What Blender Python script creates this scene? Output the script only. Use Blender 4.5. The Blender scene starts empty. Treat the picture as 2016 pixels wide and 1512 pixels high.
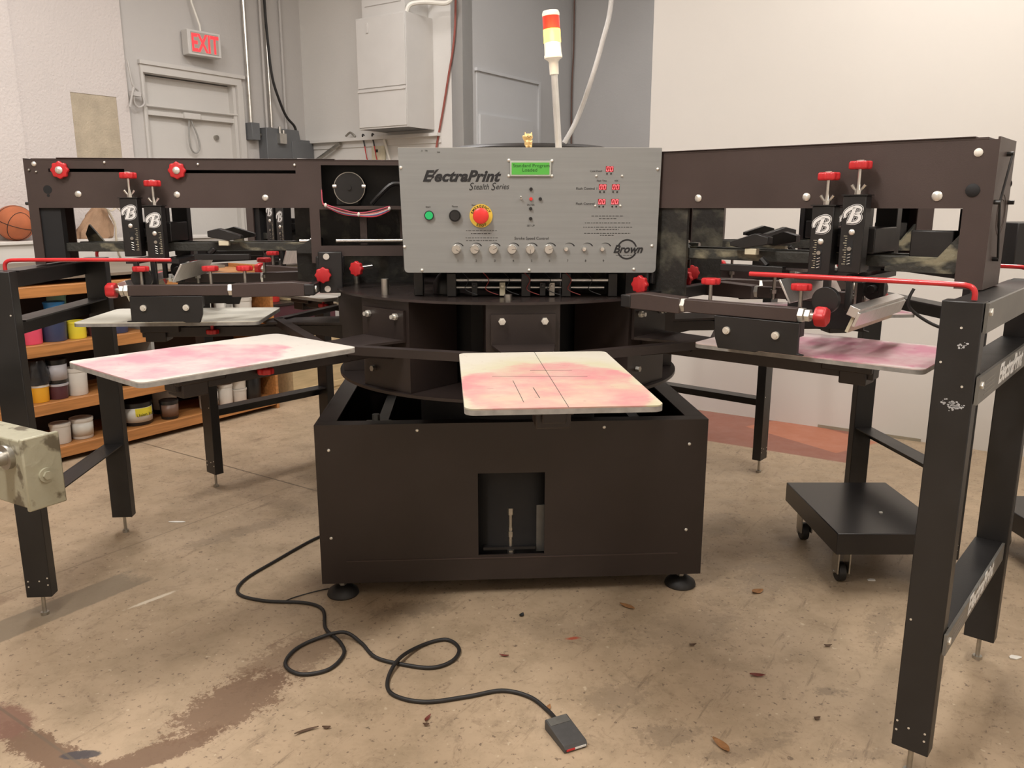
import bpy, bmesh, math, random
from mathutils import Vector, Matrix
random.seed(7)
PI = math.pi
scn = bpy.context.scene
COL = scn.collection

# ---------------- camera ----------------
cam = bpy.data.cameras.new('camera'); camo = bpy.data.objects.new('camera', cam); COL.objects.link(camo)
camo.location = (0, 0, 1.39)
camo.rotation_euler = (math.radians(90 - 12.4), 0, 0)
cam.sensor_fit = 'HORIZONTAL'; cam.sensor_width = 36.0; cam.lens = 36.0 * 1590 / 2016
cam.clip_start = 0.05; cam.clip_end = 60
scn.camera = camo
# ---------------- exposure / world ----------------
vs = scn.view_settings
vs.view_transform = 'Standard'; vs.look = 'None'; vs.gamma = 1.0; vs.use_curve_mapping = False
vs.exposure = 0.14
w = bpy.data.worlds.new('world'); scn.world = w; w.use_nodes = True
w.node_tree.nodes['Background'].inputs[0].default_value = (0.9, 0.86, 0.8, 1)
w.node_tree.nodes['Background'].inputs[1].default_value = 0.12

def area(name, loc, sx, sy, power, col, rot=(0, 0, 0)):
    l = bpy.data.lights.new(name, 'AREA'); l.shape = 'RECTANGLE'; l.size = sx; l.size_y = sy
    l.energy = power; l.color = col
    o = bpy.data.objects.new(name, l); COL.objects.link(o); o.location = loc; o.rotation_euler = rot
    return o
WARM = (1.0, 0.955, 0.90)
COOL = (1.0, 0.965, 0.945)
LIGHTS = [((-1.5, 0.5, 3.93), 0.35, 2.4, 130, WARM, 35),
          ((1.5, 0.1, 3.93), 0.35, 2.4, 100, WARM, 35),
          ((-2.0, 3.9, 3.93), 0.35, 2.4, 68, COOL, -35),
          ((1.6, 3.3, 3.93), 0.35, 2.4, 75, WARM, 35),
          ((-1.1, 5.5, 3.93), 0.35, 1.6, 34, COOL, 35),  # unseen fill lamp, added to brighten the back wall and recess
          ((1.35, 6.5, 3.93), 0.35, 1.2, 22, COOL, 35)]  # another unseen fill, added because the grey recess came out too dark
for i, (loc, sx, sy, pw, c, rz) in enumerate(LIGHTS):
    area('ceiling_tube_and_fill_light', loc, sx, sy, pw, c, (0, 0, math.radians(-rz)))
# ---------------- materials ----------------
def nodes(m):
    m.use_nodes = True
    return m.node_tree.nodes, m.node_tree.links
def mat(name, col, rough=0.5, metal=0.0, var=0.08, scale=8.0, bump=0.0, bscale=60.0, emit=None, estr=0.0, coat=0.0, spec=0.5, stretch=None, col2=None, thr=None, rvar=0.0):
    m = bpy.data.materials.new(name)
    N, L = nodes(m); b = N['Principled BSDF']
    tc = N.new('ShaderNodeTexCoord'); mp = N.new('ShaderNodeMapping')
    if stretch: mp.inputs['Scale'].default_value = stretch
    L.new(tc.outputs['Object'], mp.inputs[0])
    nz = N.new('ShaderNodeTexNoise'); nz.inputs['Scale'].default_value = scale; nz.inputs['Detail'].default_value = 6
    L.new(mp.outputs[0], nz.inputs['Vector'])
    cr = N.new('ShaderNodeValToRGB')
    lo, hi = (0.3, 0.7) if not thr else thr
    cr.color_ramp.elements[0].position = lo; cr.color_ramp.elements[1].position = hi
    c = Vector(col)
    a = [max(0, x * (1 - var)) for x in col]; d = [min(1, x * (1 + var)) for x in col]
    if col2: a, d = col, col2
    cr.color_ramp.elements[0].color = (*a, 1); cr.color_ramp.elements[1].color = (*d, 1)
    L.new(nz.outputs[0], cr.inputs[0]); L.new(cr.outputs[0], b.inputs['Base Color'])
    b.inputs['Roughness'].default_value = rough; b.inputs['Metallic'].default_value = metal
    b.inputs['Specular IOR Level'].default_value = spec
    if rvar:
        mr = N.new('ShaderNodeMapRange'); mr.inputs[3].default_value = max(0.02, rough - rvar); mr.inputs[4].default_value = min(1, rough + rvar)
        L.new(nz.outputs[0], mr.inputs[0]); L.new(mr.outputs[0], b.inputs['Roughness'])
    if coat: b.inputs['Coat Weight'].default_value = coat
    if bump:
        n2 = N.new('ShaderNodeTexNoise'); n2.inputs['Scale'].default_value = bscale; n2.inputs['Detail'].default_value = 4
        L.new(tc.outputs['Object'], n2.inputs['Vector'])
        bp = N.new('ShaderNodeBump'); bp.inputs['Strength'].default_value = bump; bp.inputs['Distance'].default_value = 0.01
        L.new(n2.outputs[0], bp.inputs['Height']); L.new(bp.outputs[0], b.inputs['Normal'])
    if emit:
        b.inputs['Emission Color'].default_value = (*emit, 1); b.inputs['Emission Strength'].default_value = estr
    return m

BROWN = mat('brown_paint', (0.056, 0.038, 0.034), 0.42, 0, 0.12, 5, 0.05, 300, rvar=0.08)
DKBROWN = mat('dark_brown_paint', (0.024, 0.0165, 0.0145), 0.40, 0, 0.15, 6, 0.03, 200, rvar=0.08)
BLACK = mat('black_paint', (0.0135, 0.0125, 0.0125), 0.38, 0, 0.2, 9, 0.03, 200, rvar=0.1)
BLACKM = mat('black_matte', (0.008, 0.008, 0.009), 0.7, 0, 0.2, 9)
GREYRAIL = mat('grey_paint_and_sheen', (0.135, 0.13, 0.118), 0.38, 0.2, 0.3, 12, rvar=0.1)
RED = mat('red_plastic', (0.52, 0.022, 0.026), 0.35, 0, 0.1, 20)
REDROD = mat('red_enamel', (0.55, 0.02, 0.025), 0.28, 0, 0.12, 14, coat=0.3)
STEEL = mat('bright_steel', (0.72, 0.70, 0.66), 0.28, 1, 0.1, 30)
DULL = mat('dull_steel', (0.42, 0.40, 0.36), 0.42, 1, 0.2, 25)
ZINC = mat('zinc', (0.80, 0.78, 0.72), 0.35, 0.7, 0.1, 40)
ALU = mat('aluminium', (0.72, 0.71, 0.69), 0.35, 0.9, 0.1, 20, stretch=(1, 12, 1))
WHITEPL = mat('white_plastic', (0.78, 0.75, 0.68), 0.45, 0, 0.04, 10)
CREAM = mat('cream_plastic', (0.62, 0.57, 0.42), 0.5, 0, 0.15, 14)
GRIMY = mat('ink_stained_bar', (0.035, 0.035, 0.030), 0.5, 0.1, 0, 9, 0.3, 60, col2=(0.24, 0.22, 0.15), thr=(0.55, 0.66), stretch=(1, 2, 2))
GRIMY2 = mat('ink_spattered_panel', (0.016, 0.015, 0.013), 0.5, 0, 0, 14, 0.2, 60, col2=(0.10, 0.095, 0.07), thr=(0.5, 0.72))
INKWHITE = mat('sticker_white', (0.75, 0.75, 0.74), 0.5, 0, 0.03, 10)
INKBLACK = mat('printed_black', (0.012, 0.012, 0.014), 0.5, 0, 0.1, 10)
INKGREY = mat('printed_grey', (0.05, 0.05, 0.05), 0.5, 0, 0.1, 10)
PANEL = mat('brushed_panel', (0.275, 0.28, 0.275), 0.42, 0.30, 0.05, 3, stretch=(1, 1, 30), rvar=0.03)
PANELEDGE = mat('panel_edge', (0.65, 0.63, 0.58), 0.4, 0.4, 0.05, 3)
GREENBTN = mat('green_button', (0.02, 0.42, 0.13), 0.3, 0, 0.05, 10, emit=(0.02, 0.42, 0.13), estr=0.15)
YELLOW = mat('yellow_plastic', (0.72, 0.50, 0.06), 0.45, 0, 0.06, 10)
ESTOP = mat('stop_button_red', (0.70, 0.035, 0.03), 0.35, 0, 0.05, 10)
LCD = mat('lcd_green', (0.05, 0.22, 0.03), 0.3, 0, 0.05, 10, emit=(0.10, 0.42, 0.06), estr=0.45)
LCDTXT = mat('lcd_text', (0.01, 0.07, 0.01), 0.4, 0, 0.05, 10)
LED = mat('led_red', (0.8, 0.05, 0.06), 0.4, 0, 0.02, 10, emit=(1.0, 0.16, 0.18), estr=1.6)
LEDBACK = mat('led_window', (0.16, 0.01, 0.01), 0.3, 0, 0.05, 10, emit=(1.0, 0.05, 0.05), estr=0.10)
HEATER = mat('heater_white', (0.60, 0.58, 0.55), 0.45, 0, 0.03, 4)
RUBBER = mat('black_rubber', (0.016, 0.014, 0.013), 0.55, 0, 0.2, 30)
GOLD = mat('gold_figure', (0.68, 0.47, 0.20), 0.42, 0.3, 0.1, 40)
ORANGEWOOD = mat('stained_wood', (0.44, 0.19, 0.060), 0.42, 0, 0.28, 4, stretch=(1, 14, 14), rvar=0.05)
PLY = mat('plywood', (0.55, 0.42, 0.24), 0.6, 0, 0.15, 4, stretch=(1, 10, 10))
BALL = mat('orange_leather', (0.50, 0.145, 0.055), 0.6, 0, 0.12, 12, 0.5, 420)
BALL2 = mat('brown_leather', (0.26, 0.09, 0.05), 0.5, 0, 0.12, 12, 0.5, 420)
BAGM = mat('brown_cloth', (0.34, 0.21, 0.125), 0.8, 0, 0.15, 9, 0.3, 120)
STRAPM = mat('pale_cloth', (0.55, 0.48, 0.37), 0.8, 0, 0.1, 9)
OLDGREY = mat('chipped_grey_enamel', (0.35, 0.33, 0.24), 0.45, 0.1, 0, 13, 0.2, 40, col2=(0.12, 0.10, 0.065), thr=(0.54, 0.60), rvar=0.08)
EBGREY = mat('dark_grey_box', (0.13, 0.135, 0.14), 0.5, 0, 0.08, 5)
LEAFM = mat('dry_leaf', (0.30, 0.14, 0.05), 0.7, 0, 0.3, 40)
LEAFR = mat('red_leaf', (0.16, 0.03, 0.02), 0.6, 0, 0.3, 40)
LEAFD = mat('dark_leaf', (0.10, 0.055, 0.03), 0.7, 0, 0.3, 40)
PAPER = mat('white_scrap', (0.75, 0.72, 0.66), 0.8, 0, 0.05, 30)

def wallmat(name, col, bump, scale=45, var=0.04):
    return mat(name, col, 0.75, 0, var, 1.2, bump, scale)
WALL_A = wallmat('wall_stucco', (0.64, 0.585, 0.555), 0.55, 55)
WALL_D = wallmat('wall_grey_white', (0.53, 0.505, 0.48), 0.15, 60)
WALL_B = wallmat('wall_back_paint', (0.70, 0.68, 0.645), 0.1, 60)
WALL_G = wallmat('wall_grey_recess', (0.52, 0.515, 0.51), 0.1, 60)
WALL_P = wallmat('wall_partition', (0.66, 0.625, 0.58), 0.03, 30, 0.015)
PATCH = mat('bare_plaster', (0.46, 0.39, 0.29), 0.85, 0, 0.12, 9, 0.5, 70)
DOORM = wallmat('door_paint', (0.60, 0.575, 0.54), 0.08, 40)
DOORG = wallmat('door_grey_paint', (0.56, 0.565, 0.57), 0.05, 40)
CEIL = wallmat('ceiling_paint', (0.72, 0.69, 0.64), 0.1)

# ---- floor: sealed concrete with procedural stains ----
def floor_material():
    m = bpy.data.materials.new('stained_concrete'); N, L = nodes(m); b = N['Principled BSDF']
    tc = N.new('ShaderNodeTexCoord')
    def noise(sc, det=8, rough=0.6, vec=None, dist=0.0):
        n = N.new('ShaderNodeTexNoise'); n.inputs['Scale'].default_value = sc; n.inputs['Detail'].default_value = det
        n.inputs['Roughness'].default_value = rough; n.inputs['Distortion'].default_value = dist
        L.new(vec or tc.outputs['Object'], n.inputs['Vector']); return n.outputs[0]
    def math_(op, a, c=None, cl=False):
        n = N.new('ShaderNodeMath'); n.operation = op; n.use_clamp = cl
        for i, x in enumerate((a, c)):
            if x is None: continue
            if isinstance(x, (int, float)): n.inputs[i].default_value = x
            else: L.new(x, n.inputs[i])
        return n.outputs[0]
    def ramp(v, lo, hi, a=0.0, c=1.0):
        n = N.new('ShaderNodeMapRange'); n.clamp = True
        n.inputs[1].default_value = lo; n.inputs[2].default_value = hi; n.inputs[3].default_value = a; n.inputs[4].default_value = c
        L.new(v, n.inputs[0]); return n.outputs[0]
    def mix(f, a, c):
        n = N.new('ShaderNodeMix'); n.data_type = 'RGBA'
        if isinstance(f, float): n.inputs[0].default_value = f
        else: L.new(f, n.inputs[0])
        for i, x in ((6, a), (7, c)):
            if isinstance(x, tuple): n.inputs[i].default_value = (*x, 1)
            else: L.new(x, n.inputs[i])
        return n.outputs[2]
    base = mix(ramp(noise(1.1, 5), 0.35, 0.68), (0.45, 0.335, 0.225), (0.365, 0.275, 0.185))
    base = mix(ramp(noise(5.5, 9, 0.72), 0.46, 0.72), base, (0.30, 0.225, 0.145))
    base = mix(ramp(noise(2.3, 12, 0.78, dist=0.6), 0.565, 0.70, 0, 0.62), base, (0.17, 0.125, 0.085))
    n22 = noise(16, 12, 0.8)
    base = mix(ramp(n22, 0.565, 0.64, 0, 0.42), base, (0.15, 0.105, 0.07))
    base = mix(ramp(noise(55, 3, 0.6), 0.62, 0.68, 0, 0.8), base, (0.13, 0.09, 0.065))
    base = mix(ramp(noise(40, 2, 0.5), 0.70, 0.74, 0, 0.5), base, (0.62, 0.52, 0.38))
    base = mix(ramp(noise(11, 14, 0.85, dist=1.2), 0.55, 0.61, 0, 0.45), base, (0.17, 0.115, 0.075))
    mpz = N.new('ShaderNodeMapping'); mpz.vector_type = 'TEXTURE'; mpz.inputs['Rotation'].default_value = (0, 0, math.radians(57)); mpz.inputs['Scale'].default_value = (0.8, 0.10, 1); L.new(tc.outputs['Object'], mpz.inputs[0])
    base = mix(ramp(noise(2.2, 10, 0.75, vec=mpz.outputs[0]), 0.585, 0.65, 0, 0.5), base, (0.15, 0.105, 0.07))
    nA = noise(14, 14, 0.8); nB = noise(60, 8, 0.75)
    def blob(cx, cy, rx, ry, ang, col, k=1.0, soft=0.12, amp=1.1, box=False):
        nonlocal base
        mp = N.new('ShaderNodeMapping'); mp.vector_type = 'TEXTURE'
        mp.inputs['Location'].default_value = (cx, cy, 0); mp.inputs['Rotation'].default_value = (0, 0, math.radians(ang))
        mp.inputs['Scale'].default_value = (rx, ry, 1)
        L.new(tc.outputs['Object'], mp.inputs[0])
        if box:
            sp = N.new('ShaderNodeSeparateXYZ'); L.new(mp.outputs[0], sp.inputs[0])
            d = math_('MAXIMUM', math_('ABSOLUTE', sp.outputs[0]), math_('ABSOLUTE', sp.outputs[1]))
        else:
            ln = N.new('ShaderNodeVectorMath'); ln.operation = 'LENGTH'; 
            L.new(mp.outputs[0], ln.inputs[0]); d = ln.outputs[1]
        d = math_('ADD', d, math_('MULTIPLY', math_('SUBTRACT', nA, 0.5), amp))
        d = math_('ADD', d, math_('MULTIPLY', math_('SUBTRACT', nB, 0.5), amp * 0.8))
        base = mix(ramp(d, 1.0 - soft, 1.0 + soft, k, 0.0), base, col)
    DK = (0.165, 0.10, 0.062)
    # brown worn patches by the lower left corner, the grey repair strip, scuffs
    blob(-0.80, 2.07, 0.19, 0.10, 55, DK, 0.85, 0.08, 2.4)
    blob(-0.70, 2.30, 0.17, 0.10, 50, DK, 0.5, 0.12, 3.6)
    blob(-0.93, 1.84, 0.18, 0.040, 35, DK, 0.9, 0.08, 2.4)
    blob(-1.22, 1.86, 0.22, 0.045, -28, DK, 0.95, 0.08, 2.6)
    blob(-1.40, 1.98, 0.10, 0.06, -40, (0.19, 0.10, 0.07), 0.9, 0.15, 1.5)
    blob(-1.12, 1.84, 0.05, 0.018, 5, (0.055, 0.05, 0.055), 0.9, 0.1, 0.6)
    blob(-1.78, 2.36, 0.62, 0.075, 57, (0.215, 0.170, 0.118), 0.85, 0.06, 0.35, True)
    blob(-1.95, 2.52, 0.24, 0.05, 58, (0.20, 0.13, 0.085), 0.6, 0.2, 1.5)
    for (x, y, rx, ry, a, k) in ((0.31, 2.1, 0.10, 0.06, 20, .5), (0.42, 1.92, 0.09, 0.04, 10, .6), (0.62, 1.86, 0.12, 0.03, 25, .5),
                                 (0.93, 2.12, 0.05, 0.02, 0, .8), (0.9, 1.84, 0.10, 0.02, 5, .5), (1.05, 2.9, 0.20, 0.12, 30, .45),
                                 (0.93, 3.4, 0.14, 0.10, 60, .45), (-1.2, 3.3, 0.26, 0.05, 45, .5), (-1.35, 4.0, 0.35, 0.07, 50, .5),
                                 (-1.1, 3.65, 0.25, 0.05, -30, .4), (-0.35, 2.62, 0.13, 0.05, 10, .55), (1.25, 2.5, 0.12, 0.04, 60, .5),
                                 (1.62, 1.86, 0.16, 0.04, -20, .5), (0.15, 2.48, 0.16, 0.08, 0, .35), (0.6, 2.5, 0.2, 0.1, 30, .35)):
        blob(x, y, rx, ry, a, (0.13, 0.10, 0.072), k * 0.6, 0.22, 4.2)
    # control joints
    blob(-1.62, 4.265, 0.86, 0.0045, -34, (0.10, 0.075, 0.05), 0.85, 0.3, 0.3, True)
    blob(-1.66, 3.07, 0.9, 0.004, 57, (0.16, 0.12, 0.08), 0.5, 0.3, 0.5, True)
    blob(-0.80, 1.60, 1.2, 0.004, -34, (0.13, 0.10, 0.07), 0.6, 0.3, 0.3, True)
    # white and red paint marks
    blob(-1.30, 2.69, 0.085, 0.010, 50, (0.66, 0.58, 0.46), 0.8, 0.3, 1.2)
    blob(0.20, 2.42, 0.022, 0.008, 10, (0.38, 0.06, 0.03), 0.85, 0.4, 2.0)
    # rust-red and orange paint along the partition
    blob(1.50, 4.93, 0.66, 0.35, -33, (0.270, 0.105, 0.075), 0.95, 0.02, 0.02, True)
    blob(1.86, 4.86, 0.34, 0.20, -58, (0.44, 0.165, 0.095), 0.9, 0.02, 0.02, True)
    L.new(base, b.inputs['Base Color'])
    rr = ramp(noise(7, 6), 0.3, 0.7, 0.34, 0.58); L.new(rr, b.inputs['Roughness'])
    b.inputs['Specular IOR Level'].default_value = 0.4
    bp = N.new('ShaderNodeBump'); bp.inputs['Strength'].default_value = 0.12; bp.inputs['Distance'].default_value = 0.004
    L.new(n22, bp.inputs['Height']); L.new(bp.outputs[0], b.inputs['Normal'])
    return m
FLOOR = floor_material()

def platen_mat(name, pink, seed, k=1.0, yellow=0.0, base=(0.74, 0.70, 0.62)):
    m = bpy.data.materials.new(name); N, L = nodes(m); b = N['Principled BSDF']
    tc = N.new('ShaderNodeTexCoord'); mp = N.new('ShaderNodeMapping'); mp.inputs['Location'].default_value = (seed, seed * 1.7, 0); mp.inputs['Scale'].default_value = (1, 0.75, 1)
    L.new(tc.outputs['Object'], mp.inputs[0])
    def nz(s, d=8, r=0.6):
        n = N.new('ShaderNodeTexNoise'); n.inputs['Scale'].default_value = s; n.inputs['Detail'].default_value = d; n.inputs['Roughness'].default_value = r
        L.new(mp.outputs[0], n.inputs['Vector']); return n.outputs[0]
    def rg(v, lo, hi, a=0, c=1):
        n = N.new('ShaderNodeMapRange'); n.clamp = True
        for i, x in enumerate((lo, hi, a, c)): n.inputs[i + 1].default_value = x
        L.new(v, n.inputs[0]); return n.outputs[0]
    def mul(a, c, op='MULTIPLY'):
        n = N.new('ShaderNodeMath'); n.operation = op
        for i, x in enumerate((a, c)):
            if isinstance(x, (int, float)): n.inputs[i].default_value = x
            else: L.new(x, n.inputs[i])
        return n.outputs[0]
    def mix(f, a, c):
        n = N.new('ShaderNodeMix'); n.data_type = 'RGBA'; L.new(f, n.inputs[0])
        for i, x in ((6, a), (7, c)):
            if isinstance(x, tuple): n.inputs[i].default_value = (*x, 1)
            else: L.new(x, n.inputs[i])
        return n.outputs[2]
    # ink pool: a rounded box in the middle, edges broken by noise (object x runs 0..0.63 outward, y +-0.2)
    mq = N.new('ShaderNodeMapping'); mq.vector_type = 'TEXTURE'; mq.inputs['Location'].default_value = (0.44, 0.0, 0.996); mq.inputs['Scale'].default_value = (0.27, 0.20, 1)
    L.new(tc.outputs['Object'], mq.inputs[0])
    ln = N.new('ShaderNodeVectorMath'); ln.operation = 'LENGTH'; L.new(mq.outputs[0], ln.inputs[0])
    d = mul(ln.outputs[1], mul(mul(nz(6), 0.5, 'SUBTRACT'), 1.1), 'ADD')
    col = mix(rg(nz(4), 0.4, 0.7, 0, 0.5), base, tuple(x * 0.86 for x in base))
    if yellow:
        col = mix(mul(rg(d, 1.50, 1.18, 0, yellow), rg(nz(5), 0.35, 0.6, 0.3, 1)), col, (0.42, 0.385, 0.25))
    f = mul(rg(d, 1.10, 0.98, 0, k), rg(nz(8), 0.36, 0.62, 0.30, 1.0))
    col = mix(f, col, pink)
    col = mix(rg(nz(34, 4, 0.7), 0.64, 0.72, 0, 0.45), col, tuple(x * 0.55 for x in pink))
    L.new(col, b.inputs['Base Color']); b.inputs['Roughness'].default_value = 0.6
    return m

# ---------------- mesh builder ----------------
class MB:
    def __init__(s): s.bm = bmesh.new(); s.M = Matrix.Identity(4)
    def _v(s, p): return s.bm.verts.new(s.M @ Vector(p))
    def box(s, x0, x1, y0, y1, z0, z1):
        v = [s._v((x, y, z)) for z in (z0, z1) for y in (y0, y1) for x in (x0, x1)]
        for f in ((0, 2, 3, 1), (4, 5, 7, 6), (0, 1, 5, 4), (2, 6, 7, 3), (0, 4, 6, 2), (1, 3, 7, 5)):
            s.bm.faces.new([v[i] for i in f])
        return s
    def prism(s, pts, d0, d1, ax='z'):
        def P(a, b, d): return {'z': (a, b, d), 'y': (a, d, b), 'x': (d, a, b)}[ax]
        A = [s._v(P(a, b, d0)) for a, b in pts]; B = [s._v(P(a, b, d1)) for a, b in pts]
        n = len(pts)
        s.bm.faces.new(A[::-1]); s.bm.faces.new(B)
        for i in range(n): s.bm.faces.new((A[i], A[(i + 1) % n], B[(i + 1) % n], B[i]))
        return s
    def cyl(s, p0, p1, r, seg=16, r2=None, cap=True):
        p0, p1 = Vector(p0), Vector(p1); d = (p1 - p0)
        if d.length < 1e-7: return s
        d.normalize(); r2 = r if r2 is None else r2
        a = Vector((0, 0, 1)) if abs(d.z) < 0.9 else Vector((1, 0, 0))
        u = d.cross(a).normalized(); v = d.cross(u)
        A = [s._v(p0 + (u * math.cos(2 * PI * i / seg) + v * math.sin(2 * PI * i / seg)) * r) for i in range(seg)]
        B = [s._v(p1 + (u * math.cos(2 * PI * i / seg) + v * math.sin(2 * PI * i / seg)) * r2) for i in range(seg)]
        for i in range(seg):
            j = (i + 1) % seg; f = s.bm.faces.new((A[i], A[j], B[j], B[i])); f.smooth = True
        if cap: s.bm.faces.new(A[::-1]); s.bm.faces.new(B)
        return s
    def ring(s, p0, p1, ro, ri, seg=24):
        p0, p1 = Vector(p0), Vector(p1); d = (p1 - p0).normalized()
        a = Vector((0, 0, 1)) if abs(d.z) < 0.9 else Vector((1, 0, 0))
        u = d.cross(a).normalized(); v = d.cross(u)
        L = [[s._v(p + (u * math.cos(2 * PI * i / seg) + v * math.sin(2 * PI * i / seg)) * r) for i in range(seg)] for p, r in ((p0, ro), (p1, ro), (p1, ri), (p0, ri))]
        for k in range(4):
            A, B = L[k], L[(k + 1) % 4]
            for i in range(seg):
                j = (i + 1) % seg; s.bm.faces.new((A[i], A[j], B[j], B[i]))
        return s
    def tube(s, pts, r, seg=8, closed=False, flat=None):
        P = [Vector(p) for p in pts]; n = len(P); rings = []
        prev = None
        for i in range(n):
            if closed: t = P[(i + 1) % n] - P[(i - 1) % n]
            else: t = P[min(i + 1, n - 1)] - P[max(i - 1, 0)]
            t.normalize()
            if prev is None:
                a = Vector((0, 0, 1)) if abs(t.z) < 0.9 else Vector((1, 0, 0)); u = t.cross(a).normalized()
            else:
                u = (prev - t * prev.dot(t)).normalized()
            prev = u; v = t.cross(u)
            ru, rv = (r, r) if not flat else (r, r * flat)
            rings.append([s._v(P[i] + u * math.cos(2 * PI * k / seg) * ru + v * math.sin(2 * PI * k / seg) * rv) for k in range(seg)])
        m = n if closed else n - 1
        for i in range(m):
            A, B = rings[i], rings[(i + 1) % n]
            for k in range(seg):
                l = (k + 1) % seg; f = s.bm.faces.new((A[k], A[l], B[l], B[k])); f.smooth = True
        if not closed: s.bm.faces.new(rings[0][::-1]); s.bm.faces.new(rings[-1])
        return s
    def lathe(s, prof, base=(0, 0, 0), seg=28, ax=(0, 0, 1), cap=True):
        b = Vector(base); d = Vector(ax).normalized()
        a = Vector((0, 0, 1)) if abs(d.z) < 0.9 else Vector((1, 0, 0))
        u = d.cross(a).normalized(); v = d.cross(u); R = []
        for r, h in prof:
            r = max(r, 1e-4)
            R.append([s._v(b + d * h + (u * math.cos(2 * PI * k / seg) + v * math.sin(2 * PI * k / seg)) * r) for k in range(seg)])
        for A, B in zip(R, R[1:]):
            for k in range(seg):
                l = (k + 1) % seg; f = s.bm.faces.new((A[k], A[l], B[l], B[k])); f.smooth = True
        if cap: s.bm.faces.new(R[0][::-1]); s.bm.faces.new(R[-1])
        return s
    def ball(s, c, r, sc=(1, 1, 1), seg=16, rot=None):
        M = Matrix.Translation(Vector(c)) @ (rot or Matrix.Identity(4)) @ Matrix.Diagonal((r * sc[0], r * sc[1], r * sc[2], 1))
        res = bmesh.ops.create_uvsphere(s.bm, u_segments=seg, v_segments=max(6, seg * 2 // 3), radius=1, matrix=s.M @ M)
        for v in res['verts']:
            for f in v.link_faces: f.smooth = True
        return s
    def grid_plate(s, x0, x1, z0, z1, holes, y0, y1):
        xs = sorted({x0, x1, *[h[0] for h in holes], *[h[1] for h in holes]}); zs = sorted({z0, z1, *[h[2] for h in holes], *[h[3] for h in holes]})
        xs = [x for x in xs if x0 <= x <= x1]; zs = [z for z in zs if z0 <= z <= z1]
        def solid(i, j):
            if not (0 <= i < len(xs) - 1 and 0 <= j < len(zs) - 1): return False
            cx, cz = (xs[i] + xs[i + 1]) / 2, (zs[j] + zs[j + 1]) / 2
            return not any(h[0] < cx < h[1] and h[2] < cz < h[3] for h in holes)
        V = {}
        def g(i, j, k):
            if (i, j, k) not in V: V[(i, j, k)] = s._v((xs[i], (y0, y1)[k], zs[j]))
            return V[(i, j, k)]
        for i in range(len(xs) - 1):
            for j in range(len(zs) - 1):
                if not solid(i, j): continue
                s.bm.faces.new((g(i, j, 0), g(i + 1, j, 0), g(i + 1, j + 1, 0), g(i, j + 1, 0)))
                s.bm.faces.new((g(i, j, 1), g(i, j + 1, 1), g(i + 1, j + 1, 1), g(i + 1, j, 1)))
                for (di, dj, a, b) in ((-1, 0, (i, j), (i, j + 1)), (1, 0, (i + 1, j), (i + 1, j + 1)), (0, -1, (i, j), (i + 1, j)), (0, 1, (i, j + 1), (i + 1, j + 1))):
                    if not solid(i + di, j + dj): s.bm.faces.new((g(*a, 0), g(*b, 0), g(*b, 1), g(*a, 1)))
        return s
    def knob(s, c, axis, R=0.027, h=0.016, lobes=8):
        c = Vector(c); d = Vector(axis).normalized()
        a = Vector((0, 0, 1)) if abs(d.z) < 0.9 else Vector((1, 0, 0))
        u = d.cross(a).normalized(); v = d.cross(u); n = lobes * 6; rings = []
        for (hh, k) in ((0, 0.90), (0.12, 0.98), (0.25, 1.0), (0.8, 1.0), (0.93, 0.96), (1.0, 0.86)):
            ring = []
            for i in range(n):
                t = 2 * PI * i / n; r = R * k * (0.93 + 0.07 * math.cos(lobes * t))
                ring.append(s._v(c + d * h * hh + (u * math.cos(t) + v * math.sin(t)) * r))
            rings.append(ring)
        for A, B in zip(rings, rings[1:]):
            for i in range(n):
                j = (i + 1) % n; f = s.bm.faces.new((A[i], A[j], B[j], B[i])); f.smooth = True
        s.bm.faces.new(rings[0][::-1]); s.bm.faces.new(rings[-1])
        return s
    def build(s, name, m, parent=None, bevel=0.0, seg=2):
        bmesh.ops.recalc_face_normals(s.bm, faces=s.bm.faces)
        me = bpy.data.meshes.new(name); s.bm.to_mesh(me); s.bm.free()
        me.materials.append(m)
        try: me.set_sharp_from_angle(angle=math.radians(40))
        except Exception: pass
        o = bpy.data.objects.new(name, me); COL.objects.link(o)
        if parent: o.parent = parent
        if bevel:
            md = o.modifiers.new('bevel', 'BEVEL'); md.width = bevel; md.segments = seg; md.limit_method = 'ANGLE'; md.angle_limit = math.radians(50)
        return o
def empty(name, loc=(0, 0, 0), rz=0.0, parent=None):
    o = bpy.data.objects.new(name, None); COL.objects.link(o); o.location = loc; o.rotation_euler = (0, 0, rz); o.empty_display_size = 0.1
    if parent: o.parent = parent
    return o
def tag(o, label, cat, group=None, kind=None):
    o['label'] = label; o['category'] = cat
    if group: o['group'] = group
    if kind: o['kind'] = kind
    return o
def struct(o): o['kind'] = 'structure'; return o
def smooth_path(pts, n=6, closed=False):
    P = [Vector(p) for p in pts]; out = []; m = len(P)
    for i in range(m - 1):
        p0 = P[max(i - 1, 0)]; p1 = P[i]; p2 = P[i + 1]; p3 = P[min(i + 2, m - 1)]
        for k in range(n):
            t = k / n
            out.append(0.5 * ((2 * p1) + (-p0 + p2) * t + (2 * p0 - 5 * p1 + 4 * p2 - p3) * t * t + (-p0 + 3 * p1 - 3 * p2 + p3) * t ** 3))
    out.append(P[-1]); return out
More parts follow.
